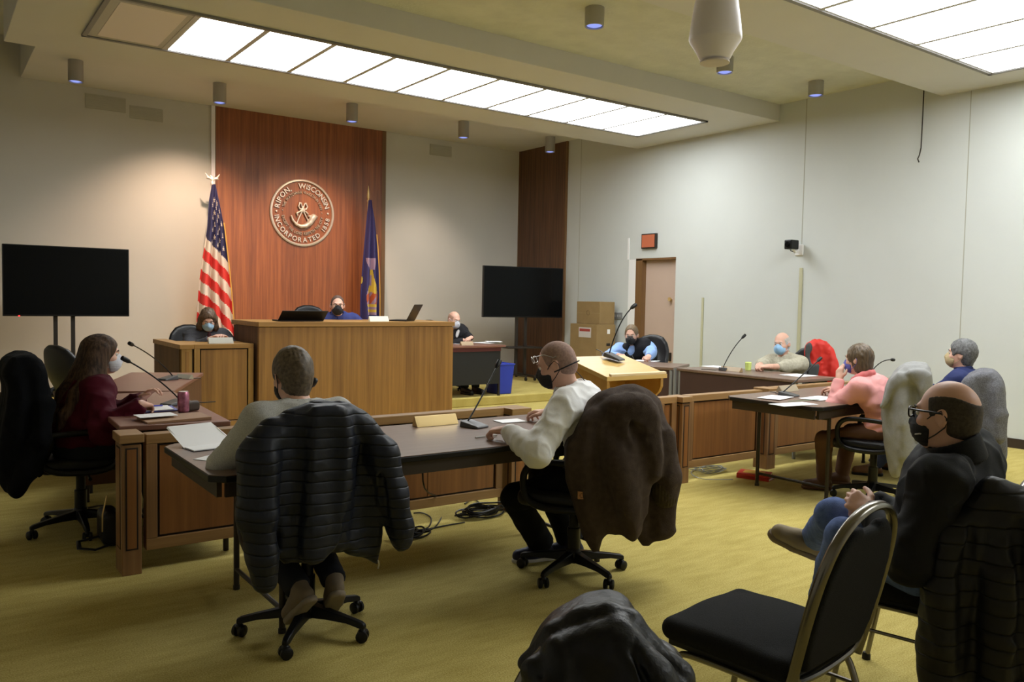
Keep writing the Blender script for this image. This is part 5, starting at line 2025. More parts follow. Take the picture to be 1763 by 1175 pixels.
        if mask.get('band'):
            pts = []
            for i in range(25):
                q = rad(-100 + 200 * i / 24)
                pts.append(tuple(hd((.0865 * math.sin(q), -.012 - .1065 * math.cos(q) + .0, -.030 + .012 * math.cos(q)))))
            MB().tube(pts, .0035, 6).build('mask_strap', mask.get('lm', mask['m']), mk, True)
    if glasses:
        gz = glasses.get('z', .006)
        gy = glasses.get('y', .0)
        G = MB()
        for sg in (-1, 1):
            cx2, cz2 = sg * .034, gz
            pts = []
            for i in range(20):
                q = 2 * PI * i / 20
                x = cx2 + .027 * math.copysign(abs(math.cos(q)) ** .7, math.cos(q))
                z = cz2 + .018 * math.copysign(abs(math.sin(q)) ** .7, math.sin(q))
                pts.append(tuple(hd((x, .108 + gy - .25 * abs(x) * .3, z))))
            G.tube(pts, glasses.get('r', .0022), 6, True)
            G.tube([tuple(hd(p)) for p in [(sg * .062, .102 + gy, gz + .012), (sg * .080, .085 + gy * .5, gz + .012), (sg * .084, .03, gz + .008), (sg * .085, -.012, gz + glasses.get('tz', .004)), (sg * .084, -.030, gz - .018)]], glasses.get('r', .0022) * 1.2, 6)
        G.tube([tuple(hd((-.008, .109 + gy, gz + .006))), tuple(hd((0, .113 + gy, gz + .009))), tuple(hd((.008, .109 + gy, gz + .006)))], glasses.get('r', .0022), 6)
        G.build('glasses', glasses['m'], root, True)
    if extra:
        extra(dict(root=root, hd=hd, R=R, nb=nb, nk=nk, ax=ax_, fr=fr, xr=xr, wst=wst, cst=cst, pel=pel, SH=SH, EL=EL, WR=WR, KN=KN, AN=AN, s=s, T=T, L=L, q=q_))
    return root


H_brown = mat('hair_brown', (.085, .055, .035), .55, noise=(60, .5))
H_dbrown = mat('hair_dark_brown', (.05, .032, .022), .5, noise=(50, .7))
H_long = mat('hair_long', (.085, .048, .027), .7, wood=((.022, .012, .008), 'z', 60, .10), spec=.25)
H_grey = mat('hair_grey', (.17, .17, .17), .6, noise=(60, .4))
H_white = mat('hair_white', (.42, .40, .37), .6, noise=(60, .2))
H_buzz = mat('hair_buzz', (.33, .21, .17), .8, noise=(90, .2))
H_rim = mat('hair_rim', (.045, .035, .025), .8, noise=(120, .4))
H_blond = mat('hair_blond_brown', (.16, .105, .055), .55, wood=((.06, .038, .02), 'z', 60, .15))
F = lambda n, c, r=.85, **k: mat(n, c, r, **{'spec': .15, **k})
C_grey = F('grey_knit', (.52, .52, .50), .9, noise=(220, .18), bump=(350, .3))
C_white = F('white_shirt', (.88, .88, .88), .7, bump=(60, .08))
C_maroon = F('maroon_blouse', (.060, .003, .011), .8)
C_pink = F('pink_fleece', (.80, .38, .37), .95, bump=(260, .2))
C_pinkd = F('pink_collar', (.74, .22, .22), .95)
C_black = F('black_softshell', (.0075, .008, .009), .75, spec=.25, bump=(300, .12))
C_navy = F('navy_jacket', (.022, .03, .10), .75)
C_shirtblue = F('navy_shirt', (.035, .045, .16), .75)
C_tan = F('tan_shirt', (.45, .42, .33), .85, noise=(50, .14))
C_vest = F('black_vest', (.013, .013, .017), .75)
C_lblue = F('light_blue_shirt', (.28, .43, .80), .8)
C_suit = F('dark_suit', (.018, .018, .021), .75)
C_tweed = F('grey_blazer', (.055, .055, .062), .85, noise=(120, .25))
P_black = F('black_trousers', (.006, .006, .007), .8)
P_brown = F('brown_trousers', (.105, .055, .035), .9)
P_jeans = F('blue_jeans', (.11, .165, .36), .85, noise=(40, .22), bump=(300, .2))
P_dark = F('dark_trousers', (.015, .016, .02), .85)
K_blue = mat('mask_blue', (.30, .52, .78), .7)
K_white = mat('mask_white', (.62, .64, .72), .7)
K_black = mat('mask_black', (.012, .012, .015), .8)
K_purple = mat('mask_purple', (.13, .13, .48), .8)
S_navy = mat('shoe_navy', (.012, .014, .05), .6)
S_tan = mat('shoe_tan', (.30, .24, .15), .8)
S_brown = mat('boot_brown', (.09, .040, .020), .7)
S_black = mat('shoe_black', (.01, .01, .01), .5)
S_wht = mat('shoe_sole_white', (.62, .60, .56), .6)


def wp(x, y, ax, v):
    p = at(x, y, ax, v)
    return (p.x, p.y, p.z)

# 1 person in the grey sweater, seen from behind at the front table
hx = wp(503, 648, 'Y', 3.38)


def p1x(d):
    hd, s = d['hd'], d['s']
    # hood / neckline roll of the sweater
    K = SDF(.0055)
    n0 = d['nb'] - d['ax'] * .02
    for i in range(10):
        a, b = 2 * PI * i / 10, 2 * PI * (i + 1) / 10
        p = [n0 + d['xr'] * .082 * math.cos(q) + d['fr'] * .072 * math.sin(q) + d['ax'] * (.012 * (-math.sin(q))) for q in (a, b)]
        K.cap(p[0], p[1], .015, k=.008)
    K.build('neckline', C_grey, d['root'])


person('person seen from behind in a grey sweater at the front table', (1.285, 3.19), rad(2), hx, (3, 14), ndrop=.035, hip_z=.54, lean=4, upper=18, sh_w=.190, s=.95, girth=.98,
       wr={'L': (1.20, 3.60, .785), 'R': (1.45, 3.62, .785)}, el={'L': (-1.2, -.3, -.7), 'R': (1.2, -.3, -.7)},
       an={'L': (1.27, 3.26, .22), 'R': (1.42, 3.24, .23)}, knee={'L': (-.1, 1, .5), 'R': (.1, 1, .5)}, shoe_R={'L': (10, -40), 'R': (-15, -38)},
       top=dict(m=C_grey, th=.017, name='sweater', wr=.005, cuff=.0), bottom=dict(m=P_dark), shoes=dict(m=mat('shoe_taupe', (.17, .13, .085), .85), sole=mat('sole_beige', (.22, .18, .13), .8)),
       hair=dict(kind='short', m=[mat('hair_front_brown', (.105, .075, .047), .5, noise=(70, .5))], g=.011, n=40, amp=.0020), mask=dict(m=K_black), extra=p1x)

# 2 man in the white shirt
hx2 = wp(958, 628, 'Y', 3.33)


def p2x(d):
    m_ = MB()
    hd = d['hd']
    m_.tube([tuple(hd((.090, -.03, -.03))), tuple(hd((.098, -.075, -.075))), tuple(hd((.112, -.100, -.14))), tuple(hd((.118, -.105, -.19)))], .0022, 6)
    m_.build('mask_cord', K_black, d['root'], True)


person('man in a white shirt seen from behind with glasses pushed up', (2.86, 3.18), rad(33), hx2, (8, 20), ndrop=.055, hip_z=.54, lean=6, upper=20, sh_w=.195, s=1.0, girth=1.05,
       wr={'L': wp(873, 741, 'Z', .79), 'R': (2.98, 3.75, .79)}, el={'L': (-1.0, -.4, -.9), 'R': (.8, -.3, -1)},
       hand={'L': dict(d=(-.35, .9, -.1), n=(.1, .1, -1), curl=58), 'R': dict(d=(-.3, 1, 0), curl=40)},
       an={'L': (2.80, 3.56, .085), 'R': (2.98, 3.52, .085)}, knee={'L': (-.9, 1, .9), 'R': (.1, .8, 1)}, shoe_R={'L': (42, 0), 'R': (30, 0)},
       top=dict(m=C_white, th=.020, name='dress_shirt', wr=.011, loose=1.1, cuff=.08), bottom=dict(m=P_black, hem=.075),
       shoes=dict(m=S_navy, sole=S_wht, lace=mat('lace_white', (.5, .5, .5), .7)),
       hair=dict(kind='buzz', m=H_buzz, n=90, amp=.0003, vox=.005), mask=dict(m=K_black, band=True), glasses=dict(m=M_silver, z=.060, y=.0, tz=-.02, r=.0017),
       collar=dict(h=.036, open=0, split=False, r0=.072, r1=.067), extra=p2x)

# 3 woman in maroon
hx3 = wp(176, 611, 'Y', 5.50)


def p3x(d):
    # streaked strands over the hair
    pass


person('woman with long brown hair in a maroon blouse wearing a pale mask', (.74, 5.46), rad(-86), hx3, (-12, 3), ndrop=.06, hip_z=.53, lean=6, upper=16, sh_w=.168, s=.95, girth=1.08,
       wr={'R': (1.03, 5.10, .80), 'L': (1.10, 5.42, .80)}, el={'R': (.5, -.3, -1), 'L': (-.6, -.3, -1)},
       hand={'R': dict(d=(.6, .8, -.2), n=(0, 0, -1), curl=50)},
       an={'L': (1.20, 5.60, .09), 'R': (1.16, 5.35, .09)}, shoe_R=None,
       top=dict(m=C_maroon, th=.022, name='blouse', wr=.009, loose=1.6, g=1.06), bottom=dict(m=P_dark), shoes=dict(m=S_black),
       hair=dict(kind='long', m=[H_long], n=40, amp=.0014, vox=.0065, zs=.2, locks=[
           (0, -.055, .075, [(0, -.075, .0), (0, -.105, -.13), (.0, -.12, -.27), (.0, -.11, -.36)]),
           (.05, -.045, .06, [(.085, -.055, .0), (.105, -.08, -.13), (.10, -.10, -.26), (.09, -.10, -.33)]),
           (-.05, -.045, .06, [(-.085, -.05, .0), (-.10, -.06, -.13), (-.10, -.08, -.24), (-.09, -.08, -.31)]),
           (.058, -.005, .040, [(.095, .0, -.01), (.12, .02, -.12), (.11, .01, -.22)])]), mask=dict(m=K_white))

# 4 woman in pink
hx4 = wp(1478, 619, 'Y', 3.46)


def p4x(d):
    K = SDF(.006)
    n0 = d['nb'] + (d['nk'] - d['nb']) * .30
    for i in range(10):
        a, b = 2 * PI * i / 10, 2 * PI * (i + 1) / 10
        p = [n0 + d['xr'] * .076 * math.cos(q) + d['fr'] * .070 * math.sin(q) for q in (a, b)]
        K.cap(p[0], p[1], .024, k=.01)
    K.build('turned_collar', C_pinkd, d['root'])


person('woman in a pink fleece holding a hand to her purple mask', (5.80, 3.27), rad(2), hx4, (4, 6), ndrop=.075, hip_z=.53, lean=5, upper=8, sh_w=.168, s=.93, girth=.95,
       wr={'L': wp(1445, 655, 'Y', 3.56), 'R': (5.90, 3.74, .79)}, el={'L': (-.5, .5, -1.6), 'R': (.6, .2, -1)},
       hand={'L': dict(d=(.25, .15, 1), n=(.8, -.2, 0), curl=45), 'R': dict(d=(-.1, 1, 0))},
       an={'L': (5.74, 3.74, .09), 'R': (6.05, 3.78, .09)}, knee={'L': (-1, .9, 1), 'R': (.1, 1, 1)}, shoe_R={'L': (38, 0), 'R': (20, 0)},
       top=dict(m=C_pink, th=.018, name='fleece_top', wr=.007), bottom=dict(m=P_brown, hem=.060), shoes=dict(m=S_brown, sole=S_brown, boot=True),
       hair=dict(kind='bob', m=[H_blond], n=30, amp=.0035, zs=.2), mask=dict(m=K_purple), extra=p4x)

# 5 man in navy at the right table
hx5 = wp(1655, 611, 'Y', 3.36)
person('grey-haired man in a navy jacket at the right end of the right table', (7.03, 3.26), rad(6), hx5, (10, -4), hip_z=.53, lean=-2, upper=2, ndrop=.06, sh_w=.19, s=1.0, girth=1.08,
       wr={'L': (6.82, 3.70, .78), 'R': (7.12, 3.74, .78)}, el={'L': (-.6, -.3, -1), 'R': (.6, -.3, -1)},
       an={'L': (6.62, 3.84, .09), 'R': (6.98, 3.86, .09)}, shoe_R={'L': (35, 0), 'R': (0, 0)},
       top=dict(m=C_navy, th=.020, name='jacket', wr=.007), bottom=dict(m=mat('navy_jeans', (.02, .03, .08), .85)), shoes=dict(m=mat('shoe_cognac', (.12, .05, .015), .6)),
       hair=dict(kind='grey', m=[mat('hair_dark_grey', (.115, .115, .118), .6, noise=(60, .45))], g=.013, n=36, amp=.003), mask=dict(m=mat('mask_buff', (.46, .36, .20), .8)), collar=dict(h=.05, open=0))

# 6 man in the tan shirt
hx6 = wp(1346, 592, 'X', 7.62)
person('balding grey-haired man in a tan checked shirt and a light blue mask', (7.74, 5.52), rad(92), hx6, (8, 8), ndrop=.055, hip_z=.53, lean=4, upper=10, sh_w=.195, s=1.0, girth=1.15,
       wr={'L': (7.06, 5.36, .80), 'R': (7.09, 5.46, .80)}, el={'L': (-1, -.2, -.8), 'R': (1, -.2, -.8)},
       hand={'L': dict(d=(-.75, .6, 0), n=(0, .3, -1), curl=60), 'R': dict(d=(-.75, -.6, 0), n=(0, -.3, -1), curl=60)},
       top=dict(m=C_tan, th=.016, name='checked_shirt', wr=.007, cuff=.55, loose=1.3), bottom=dict(m=P_dark), shoes=dict(m=S_black),
       hair=dict(kind='rim', m=[H_white], g=.004, n=60, amp=.0008), mask=dict(m=K_blue), collar=dict(h=.035, open=.4))

# 7 man in the black vest
hx7 = wp(1087, 577, 'Y', 7.42)


def p7x(d):
    V = SDF(.008)
    s, T = d['s'], d['T']
    V.ell(d['pel'] + d['ax'] * .05, np.array([.165, .125, .10]) * s + .018, k=.03)
    V.ell(d['wst'], np.array([.150, .112, .14 * d['q']]) * s + .046, T, k=.06)
    V.ell(d['cst'], np.array([.164, .118, .165 * d['q']]) * s + .044, T, k=.06)
    V.cap(d['SH']['R'] - d['xr'] * .075, d['SH']['L'] + d['xr'] * .075, .060 * s + .026, k=.04)
    V.cap(d['nb'] - d['ax'] * .045, d['nb'] + (d['nk'] - d['nb']) * .4, .088 * s, .074 * s, k=.03)
    V.ell(d['nb'] + d['fr'] * .09 + d['ax'] * .0, (.045, .06, .075), T, k=.01, op='-')
    V.disp = lambda P: .006 * _noise3(P, 10, 3) + .003 * np.sin(P[..., 2] * 55)
    v = V.build('vest', C_vest, d['root'])
    c_ = d['cst'] + d['fr'] * .155
    MB().tube([tuple(c_ + d['ax'] * .08), tuple(c_ - d['ax'] * .05 + d['fr'] * .012), tuple(c_ - d['ax'] * .15 + d['fr'] * .012)], .005, 6).build('zip', M_grey, v, True)


person('man in a black vest over a light blue shirt with a black mask', (7.40, 7.44), rad(125), hx7, (0, 12), ndrop=.045, hip_z=.53, lean=3, upper=16, sh_w=.19, s=1.0, girth=1.05,
       wr={'L': wp(1116, 616, 'Z', .80), 'R': wp(1064, 612, 'Z', .80)}, el={'L': (-1.6, -.4, -.5), 'R': (1.6, -.4, -.5)},
       hand={'L': dict(curl=55), 'R': dict(curl=55)},
       top=dict(m=C_lblue, th=.018, name='shirt', wr=.007), bottom=dict(m=P_dark), shoes=dict(m=S_black),
       hair=dict(kind='short', m=[mat('hair_sandy', (.16, .11, .06), .55, noise=(60, .3))], hl=.155, g=.006, n=30, amp=.0025), mask=dict(m=K_black), glasses=dict(m=M_silver, r=.0014), collar=dict(h=.04, open=.5, m=mat('collar_grey', (.2, .2, .24), .8)), extra=p7x)

# 8 man behind the tall bench
hx8 = wp(581, 526, 'Y', 9.20)
person('man in a navy shirt with a black mask behind the tall oak bench', (4.10, 9.40), rad(172), hx8, (-12, 6), ndrop=.03, hip_z=.80, lean=3, upper=6, sh_w=.225, s=1.0, girth=1.15,
       wr={'L': (4.28, 9.02, 1.10), 'R': (3.92, 9.02, 1.10)}, el={'L': (-1, -.1, -.8), 'R': (1, -.1, -.8)},
       an={'L': (4.2, 9.15, .39), 'R': (4.0, 9.15, .39)},
       top=dict(m=C_shirtblue, th=.018, name='shirt', wr=.006), bottom=dict(m=P_dark), shoes=dict(m=S_black),
       hair=dict(kind='buzz', m=[mat('hair_short_brown', (.09, .05, .035), .7, noise=(90, .3))], n=60, amp=.0004), mask=dict(m=K_black), glasses=dict(m=M_black, r=.0018), collar=dict(h=.04, open=.4))
MB().box(-.045, .045, -.004, .0, -.018, .018).build('badge', M_paper, None, label='white badge on the shirt of the man behind the tall bench', cat='badge').location = (0, 0, -5)
bpy.data.objects.remove([o for o in bpy.data.objects if o.name == 'badge'][0])

# 9 woman at the clerk desk
hx9 = wp(358, 550, 'Y', 9.18)
person('woman with shoulder-length hair in a grey blazer at the clerk desk', (2.56, 9.34), rad(178), hx9, (-8, 30), hip_z=.55, lean=4, upper=16, sh_w=.175, s=.98, girth=1.0,
       wr={'L': (2.66, 8.92, .965), 'R': (2.47, 8.92, .965)}, el={'L': (-1, -.1, -.9), 'R': (1, -.1, -.9)},
       top=dict(m=C_tweed, th=.022, name='blazer', wr=.007), bottom=dict(m=P_dark), shoes=dict(m=S_black),
       hair=dict(kind='bob', m=[mat('hair_auburn', (.13, .075, .04), .5, wood=((.05, .028, .016), 'z', 60, .15))], n=26, amp=.004, low=True, zs=.2), mask=dict(m=mat('mask_clerk_blue', (.36, .55, .72), .7)),
       extra=lambda d: SDF(.006).ell(d['nb'] + d['fr'] * .085 - d['ax'] * .07, (.035, .03, .085), d['T']).build('blouse_front', mat('blouse_plum', (.05, .008, .015), .8), d['root']))

# 10 man at the platform desk
hx10 = wp(782, 551, 'Y', 9.90)
person('bald man in a dark suit with a pale mask at the platform desk', (6.24, 10.10), rad(188), hx10, (-2, 14), ndrop=.05, hip_z=.64, lean=4, upper=14, sh_w=.185, s=.98, girth=1.0,
       wr={'L': wp(822, 588, 'Z', .88), 'R': (6.10, 9.62, .87)}, el={'L': (-1, -.1, -.9), 'R': (1, -.1, -.9)},
       hand={'L': dict(d=(-.8, -.5, -.1)), 'R': dict(d=(.4, -.8, 0))}, an={'L': (6.30, 9.60, .21), 'R': (6.12, 9.60, .21)},
       top=dict(m=C_suit, th=.020, name='suit_jacket', wr=.006), bottom=dict(m=P_dark), shoes=dict(m=S_black),
       mask=dict(m=K_white), glasses=dict(m=M_silver, r=.0014), hair=dict(kind='rim', m=[mat('hair_thin_tan', (.42, .24, .17), .7)], n=40, amp=.0003),
       collar=dict(h=.035, open=.5, m=C_white), extra=lambda d: SDF(.006).ell(d['nb'] + d['fr'] * .09 - d['ax'] * .06, (.03, .03, .09), d['T']).build('shirt_front', C_white, d['root']))

# 11 man in black in the foreground
hx11 = wp(1632, 716, 'Y', 1.40)
hx11 = tuple(Vector((0, 0, CAM_H)) + (at(1630, 716, 'Y', 1.4) - Vector((0, 0, CAM_H))))


def p11x(d):
    hd = d['hd']
    m_ = MB()
    c_ = d['nb'] + (d['nk'] - d['nb']) * .35
    # small outlined emblem at the back of the collar
    R = d['T']
    p0 = c_ - d['fr'] * .077 - d['xr'] * .030
    q = [p0 + d['xr'] * a + d['ax'] * b for a, b in ((-.008, -.010), (.008, -.010), (.008, .010), (-.008, .010))]
    m_.tube([tuple(v) for v in q], .0012, 4, True)
    m_.tube([tuple(q[0] + d['ax'] * .005), tuple(q[1] + d['ax'] * .011)], .0008, 4)
    m_.build('collar_emblem', mat('emblem_grey', (.25, .25, .26), .6), d['root'])
    MB().tube([tuple(hd((-.0665, .062, -.062))), tuple(hd((-.060, .080, -.066)))], .0055, 6, flat=.5).build('mask_tag', S_wht, d['root'])


# crossing right leg over left


def dp(x, y, d):
    v = _fw + CR * ((x - IW / 2) / CAM_F) - CU * ((y - IH / 2) / CAM_F)
    p = Vector((0, 0, CAM_H)) + v * d
    return (p.x, p.y, p.z)


person('bald man in a black jacket and blue jeans seated with crossed legs', (2.95, 1.47), rad(14), hx11, (-6, 2), hip_z=.545, lean=-7, upper=-3, sh_w=.205, s=1.0, girth=1.18, vox=.0055, ndrop=.045,
       wr={'L': dp(1500, 884, 2.92), 'R': dp(1512, 872, 3.06)}, el={'L': (-.8, -.7, -1), 'R': (.9, -.7, -.9)},
       hand={'L': dict(d=(.1, .75, .30), n=(.7, .1, -.5), curl=62, thumb=.1), 'R': dict(d=(-.85, .15, .15), n=(-.1, .3, -1), curl=58)},
       kn={'R': dp(1436, 888, 3.16), 'L': dp(1452, 925, 3.02)},
       an={'R': dp(1404, 926, 3.46), 'L': wp(1405, 1085, 'Z', .09)}, shoe_R={'R': (48, 24, -32), 'L': (20, 0)},
       top=dict(m=C_black, th=.024, name='softshell_jacket', wr=.0095, loose=1.2), bottom=dict(m=P_jeans, hem=.060), shoes=dict(m=S_tan, sole=mat('sole_tan', (.22, .17, .11), .8), lace=mat('lace_dark', (.05, .04, .03), .8)),
       hair=dict(kind='rim', m=H_rim, n=90, amp=.0003, vox=.0045, crown=(0, -.022, .100, .064, .150, .066), fr=.130), mask=dict(m=K_black), glasses=dict(m=M_black, r=.0030, z=.010), collar=dict(h=.078, r0=.092, r1=.083, open=.25, z=.0), extra=p11x)


# ================================================================== JACKETS OVER CHAIR BACKS
def facing(px, depth):
    """frame of a vertical plane that faces the camera at a pixel column and a depth"""
    d = _fw + CR * ((px - IW / 2) / CAM_F)
    p = Vector((0, 0, CAM_H)) + d * depth
    b = math.atan2(p.x, p.y)
    return (p.x, p.y, 0), (math.cos(b), -math.sin(b), 0), (math.sin(b), math.cos(b), 0)


class Garment:
    def __init__(s, frame, vox=.0075):
        s.o, s.u, s.w = [np.array(v, float) for v in frame]
        s.S = SDF(vox)

    def px(s, pts):
        out = []
        for (x, y) in pts:
            p = np.array(at_plane(x, y, tuple(s.o), tuple(s.w))) - s.o
            out.append((p @ s.u, p[2]))
        return out

    def part(s, pts, T, off=0.0, bend=0.0, k=.02, r=None, wob=None, op='+'):
        P = s.px(pts)
        P2 = []
        n = len(P)
        # rounded outline
        for i in range(n):
            a, b = np.array(P[i]), np.array(P[(i + 1) % n])
            P2 += [tuple(a * .78 + b * .22), tuple(a * .22 + b * .78)]
        s.S.poly(P2, s.o + s.w * off, s.u, s.w, T, r, bend, k, wob, op)
        return s

    def tubepx(s, pts, rs, off=0.0, k=.02, op='+'):
        P = s.px(pts)
        s.S.chain([s.o + s.u * a + np.array([0, 0, z]) + s.w * (off if np.isscalar(off) else off[i]) for i, (a, z) in enumerate(P)], rs, k, op)
        return s

    def uz(s, P):
        q = P - s.o
        return q @ s.u, q[..., 2], q @ s.w

    def done(s, name, lab, cat, m, quilt=None, folds=(.010, 26), parts=(), grp='coats hung over chair backs', creases=.004):
        u_, z_, w_ = s.uz(np.zeros(3))

        def dsp(P):
            a, z, w_ = s.uz(P)
            d = creases * _noise3(P, 11, 5) + creases * .5 * _noise3(P, 27, 6) - creases * 1.3 * _ridge(P * np.array([1, 1, .45]), 8, 21) - creases * .5 * _ridge(P, 19, 22)
            if folds:
                ph = folds[1] * a + 2.2 * _noise3(P * np.array([1, 1, .25]), 5, 11) + 1.2 * z
                d = d + folds[0] * np.sin(ph) * np.clip((s.ztop - z) / .12, 0, 1)
            if quilt:
                q = z + quilt[2] * np.sin(a * 9) + .012 * _noise3(P, 6, 3) + quilt[3] * a
                g = np.abs(np.sin(PI * q / quilt[0]))
                d = d + quilt[1] * (1 - np.minimum(1, g * 3.2)) - quilt[1] * .3 * g
            return d
        s.ztop = max(p[1][2] for p in s.S.p if p[4] == '+') - .03
        s.S.disp = dsp
        base = (float(s.o[0]), float(s.o[1]), 0)
        return s.S.build(name, m, loc=base, label=lab, cat=cat, group=grp)


# navy quilted jacket
fr1 = ((1.27, 3.0, 0), (1, 0, 0), (0, 1, 0))
C_puff = quilt_mat('navy_puffer', (.0115, .0145, .0265), .042, .45, .28, .06)
g = Garment(fr1, .0065)
g.part([(462, 745), (500, 708), (545, 694), (585, 696), (612, 710), (618, 760), (600, 860), (585, 945), (560, 955), (520, 965), (475, 975), (468, 880)], .055, 0.0, .6)
g.part([(585, 692), (620, 702), (655, 745), (660, 850), (655, 975), (640, 972), (610, 955), (575, 928), (580, 820)], .035, .015, .3)
g.tubepx([(470, 738), (438, 790), (432, 880), (440, 950), (446, 992)], [.045, .074, .066, .052, .043], [-.01, -.03, -.045, -.05, -.05], .03)
g.tubepx([(618, 728), (648, 780), (668, 850), (682, 905), (686, 925)], [.042, .058, .056, .046, .040], [-.01, -.03, -.04, -.045, -.045], .03)
g.part([(520, 700), (560, 694), (585, 700), (584, 760), (578, 860), (574, 935), (530, 962), (500, 955), (512, 850), (520, 760)], .022, -.068, .2)
g.tubepx([(470, 758), (500, 728), (545, 714), (590, 716), (625, 735)], [.04, .045, .048, .045, .04], [-.02, -.01, -.005, -.01, -.02], .03)
g.tubepx([(500, 715), (497, 800), (492, 880), (490, 950)], [.012, .022, .026, .022], [-.085, -.092, -.092, -.09], .03, '-')
g.tubepx([(600, 715), (606, 790), (598, 870), (588, 935)], [.012, .024, .028, .022], [-.075, -.085, -.085, -.08], .03, '-')
g.tubepx([(640, 770), (650, 850), (660, 920)], [.008, .014, .012], [-.075, -.06, -.05], .02, '-')
o = g.done('quilted_jacket', 'navy quilted jacket draped over the chair of the person in grey', 'jacket', C_puff, quilt=None, folds=(.009, 34), creases=.0045)
MB().tube([(0, 0, 0), (.004, 0, -.018), (0, 0, -.035)], .003, 6).build('zipper_pull', M_silver, o, True).location = tuple(Vector(wp(651, 965, 'Y', 2.97)) - o.location)

# brown work jacket
b2d = rad(40)
fr2 = ((2.975, 3.01, 0), (math.cos(b2d), -math.sin(b2d), 0), (math.sin(b2d), math.cos(b2d), 0))
C_duck = mat('brown_duck', (.066, .049, .040), .9, noise=(30, .18), bump=(300, .3), spec=.12)
g = Garment(fr2, .0065)
g.part([(985, 735), (1012, 698), (1045, 677), (1085, 668), (1112, 674), (1130, 700), (1135, 800), (1115, 830), (1112, 880), (1060, 905), (1040, 905), (1026, 934), (1006, 905), (988, 860), (970, 800), (974, 750)], .26, .0, .2, r=.085)
g.tubepx([(1030, 715), (1055, 780), (1078, 850), (1085, 890)], [.052, .076, .066, .05], [-.20, -.24, -.24, -.21], .025)
g.tubepx([(1112, 700), (1132, 755), (1146, 815), (1146, 842)], [.055, .066, .064, .058], [-.05, -.08, -.09, -.08], .03)
g.part([(1105, 840), (1168, 830), (1160, 900), (1163, 915), (1132, 925), (1112, 943), (1092, 905), (1078, 890)], .10, .03, .2, r=.035)
g.tubepx([(1000, 725), (1040, 695), (1085, 684), (1112, 695)], [.05, .062, .06, .05], [-.08, -.08, -.06, -.02], .05)
g.tubepx([(1068, 690), (1088, 735), (1106, 790), (1113, 850), (1106, 905)], [.012, .026, .034, .036, .03], [-.22, -.265, -.28, -.27, -.26], .035, '-')
g.tubepx([(1022, 770), (1030, 830), (1042, 885)], [.010, .018, .012], [-.275, -.29, -.285], .03, '-')
g.tubepx([(1088, 680), (1104, 730), (1116, 790)], [.008, .014, .010], [-.13, -.16, -.17], .03, '-')
o = g.done('work_jacket', 'dark brown work jacket draped over the chair of the man in white', 'jacket', C_duck, folds=(.010, 30), creases=.0045)
lp = at_plane(1001, 853, tuple(g.o - g.w * .268), tuple(g.w))
pa = MB()
R_ = Matrix.Rotation(-b2d + rad(6), 3, 'Z')
pa.add([R_ @ Vector((x, y, z)) for x in (-.018, .018) for y in (-.010, .014) for z in (-.018, .018)], [(0, 1, 3, 2), (4, 6, 7, 5), (0, 4, 5, 1), (2, 3, 7, 6), (0, 2, 6, 4), (1, 5, 7, 3)])
pp = pa.build('leather_patch', mat('patch_tan', (.42, .20, .08), .6), o, label='tan patch')
pp.location = lp - o.location
mk_ = MB().tube([R_ @ Vector(p) for p in [(.007, -.012, .008), (-.003, -.012, .010), (-.009, -.012, 0), (-.003, -.012, -.010), (.008, -.012, -.008)]], .0012, 5)
mk_.build('patch_mark', mat('patch_dark', (.06, .025, .01), .7), pp)

g3 = Garment(fr2, .006)
g3.tubepx([(1140, 828), (1142, 846)], [.069, .066], [-.09, -.08], .01)
g3.S.disp = lambda P: .0025 * np.sin(g3.uz(P)[0] * 420)
rc = g3.S.build('ribbed_cuff', mat('rib_brown', (.060, .048, .030), .95, spec=.1), loc=tuple(o.location))
rc.parent = o
rc.location = (0, 0, 0)

# black hoodie on the chair of the woman in maroon
fr3 = ((.46, 5.52, 0), (1, 0, 0), (0, 1, 0))
C_hood = mat('black_hoodie', (.004, .0045, .0055), .95, bump=(200, .3), spec=.1)
g = Garment(fr3, .009)
g.part([(-6, 640), (10, 616), (40, 607), (64, 613), (76, 640), (82, 690), (84, 725), (74, 780), (62, 812), (52, 806), (36, 838), (18, 842), (0, 838), (-12, 790), (-6, 740), (4, 690), (8, 662)], .255, 0, .0, r=.08)
g.tubepx([(70, 690), (62, 745), (40, 800), (20, 830)], [.05, .055, .05, .04], [-.23, -.26, -.26, -.25], .03)
g.done('hoodie', 'black hooded sweatshirt hung over the chair at the left edge', 'sweatshirt', C_hood, folds=(.007, 40), creases=.006)

# pale grey coat on the chair of the woman in pink
g = Garment(facing(1565, 5.93), .008)
C_pale = mat('pale_grey_wool', (.27, .27, .265), .95, noise=(90, .06), bump=(250, .3))
g.part([(1519, 705), (1530, 655), (1552, 630), (1580, 624), (1600, 630), (1604, 665), (1600, 700), (1597, 760), (1586, 792), (1572, 797), (1556, 796), (1548, 812), (1535, 808), (1528, 780), (1522, 740)], .275, .0, .1, r=.07)
g.part([(1514, 700), (1528, 652), (1552, 634), (1570, 650), (1545, 660), (1530, 695)], .06, -.25, .0, r=.03)
g.part([(1555, 632), (1600, 632), (1608, 668), (1590, 686), (1574, 660)], .06, -.26, .0, r=.03)
g.tubepx([(1550, 665), (1556, 720), (1566, 775), (1568, 790)], [.06, .062, .055, .045], [-.23, -.27, -.27, -.26], .02)
g.done('wool_coat', 'pale grey coat hung over the chair of the woman in pink', 'coat', C_pale, folds=(.014, 34), creases=.0045)

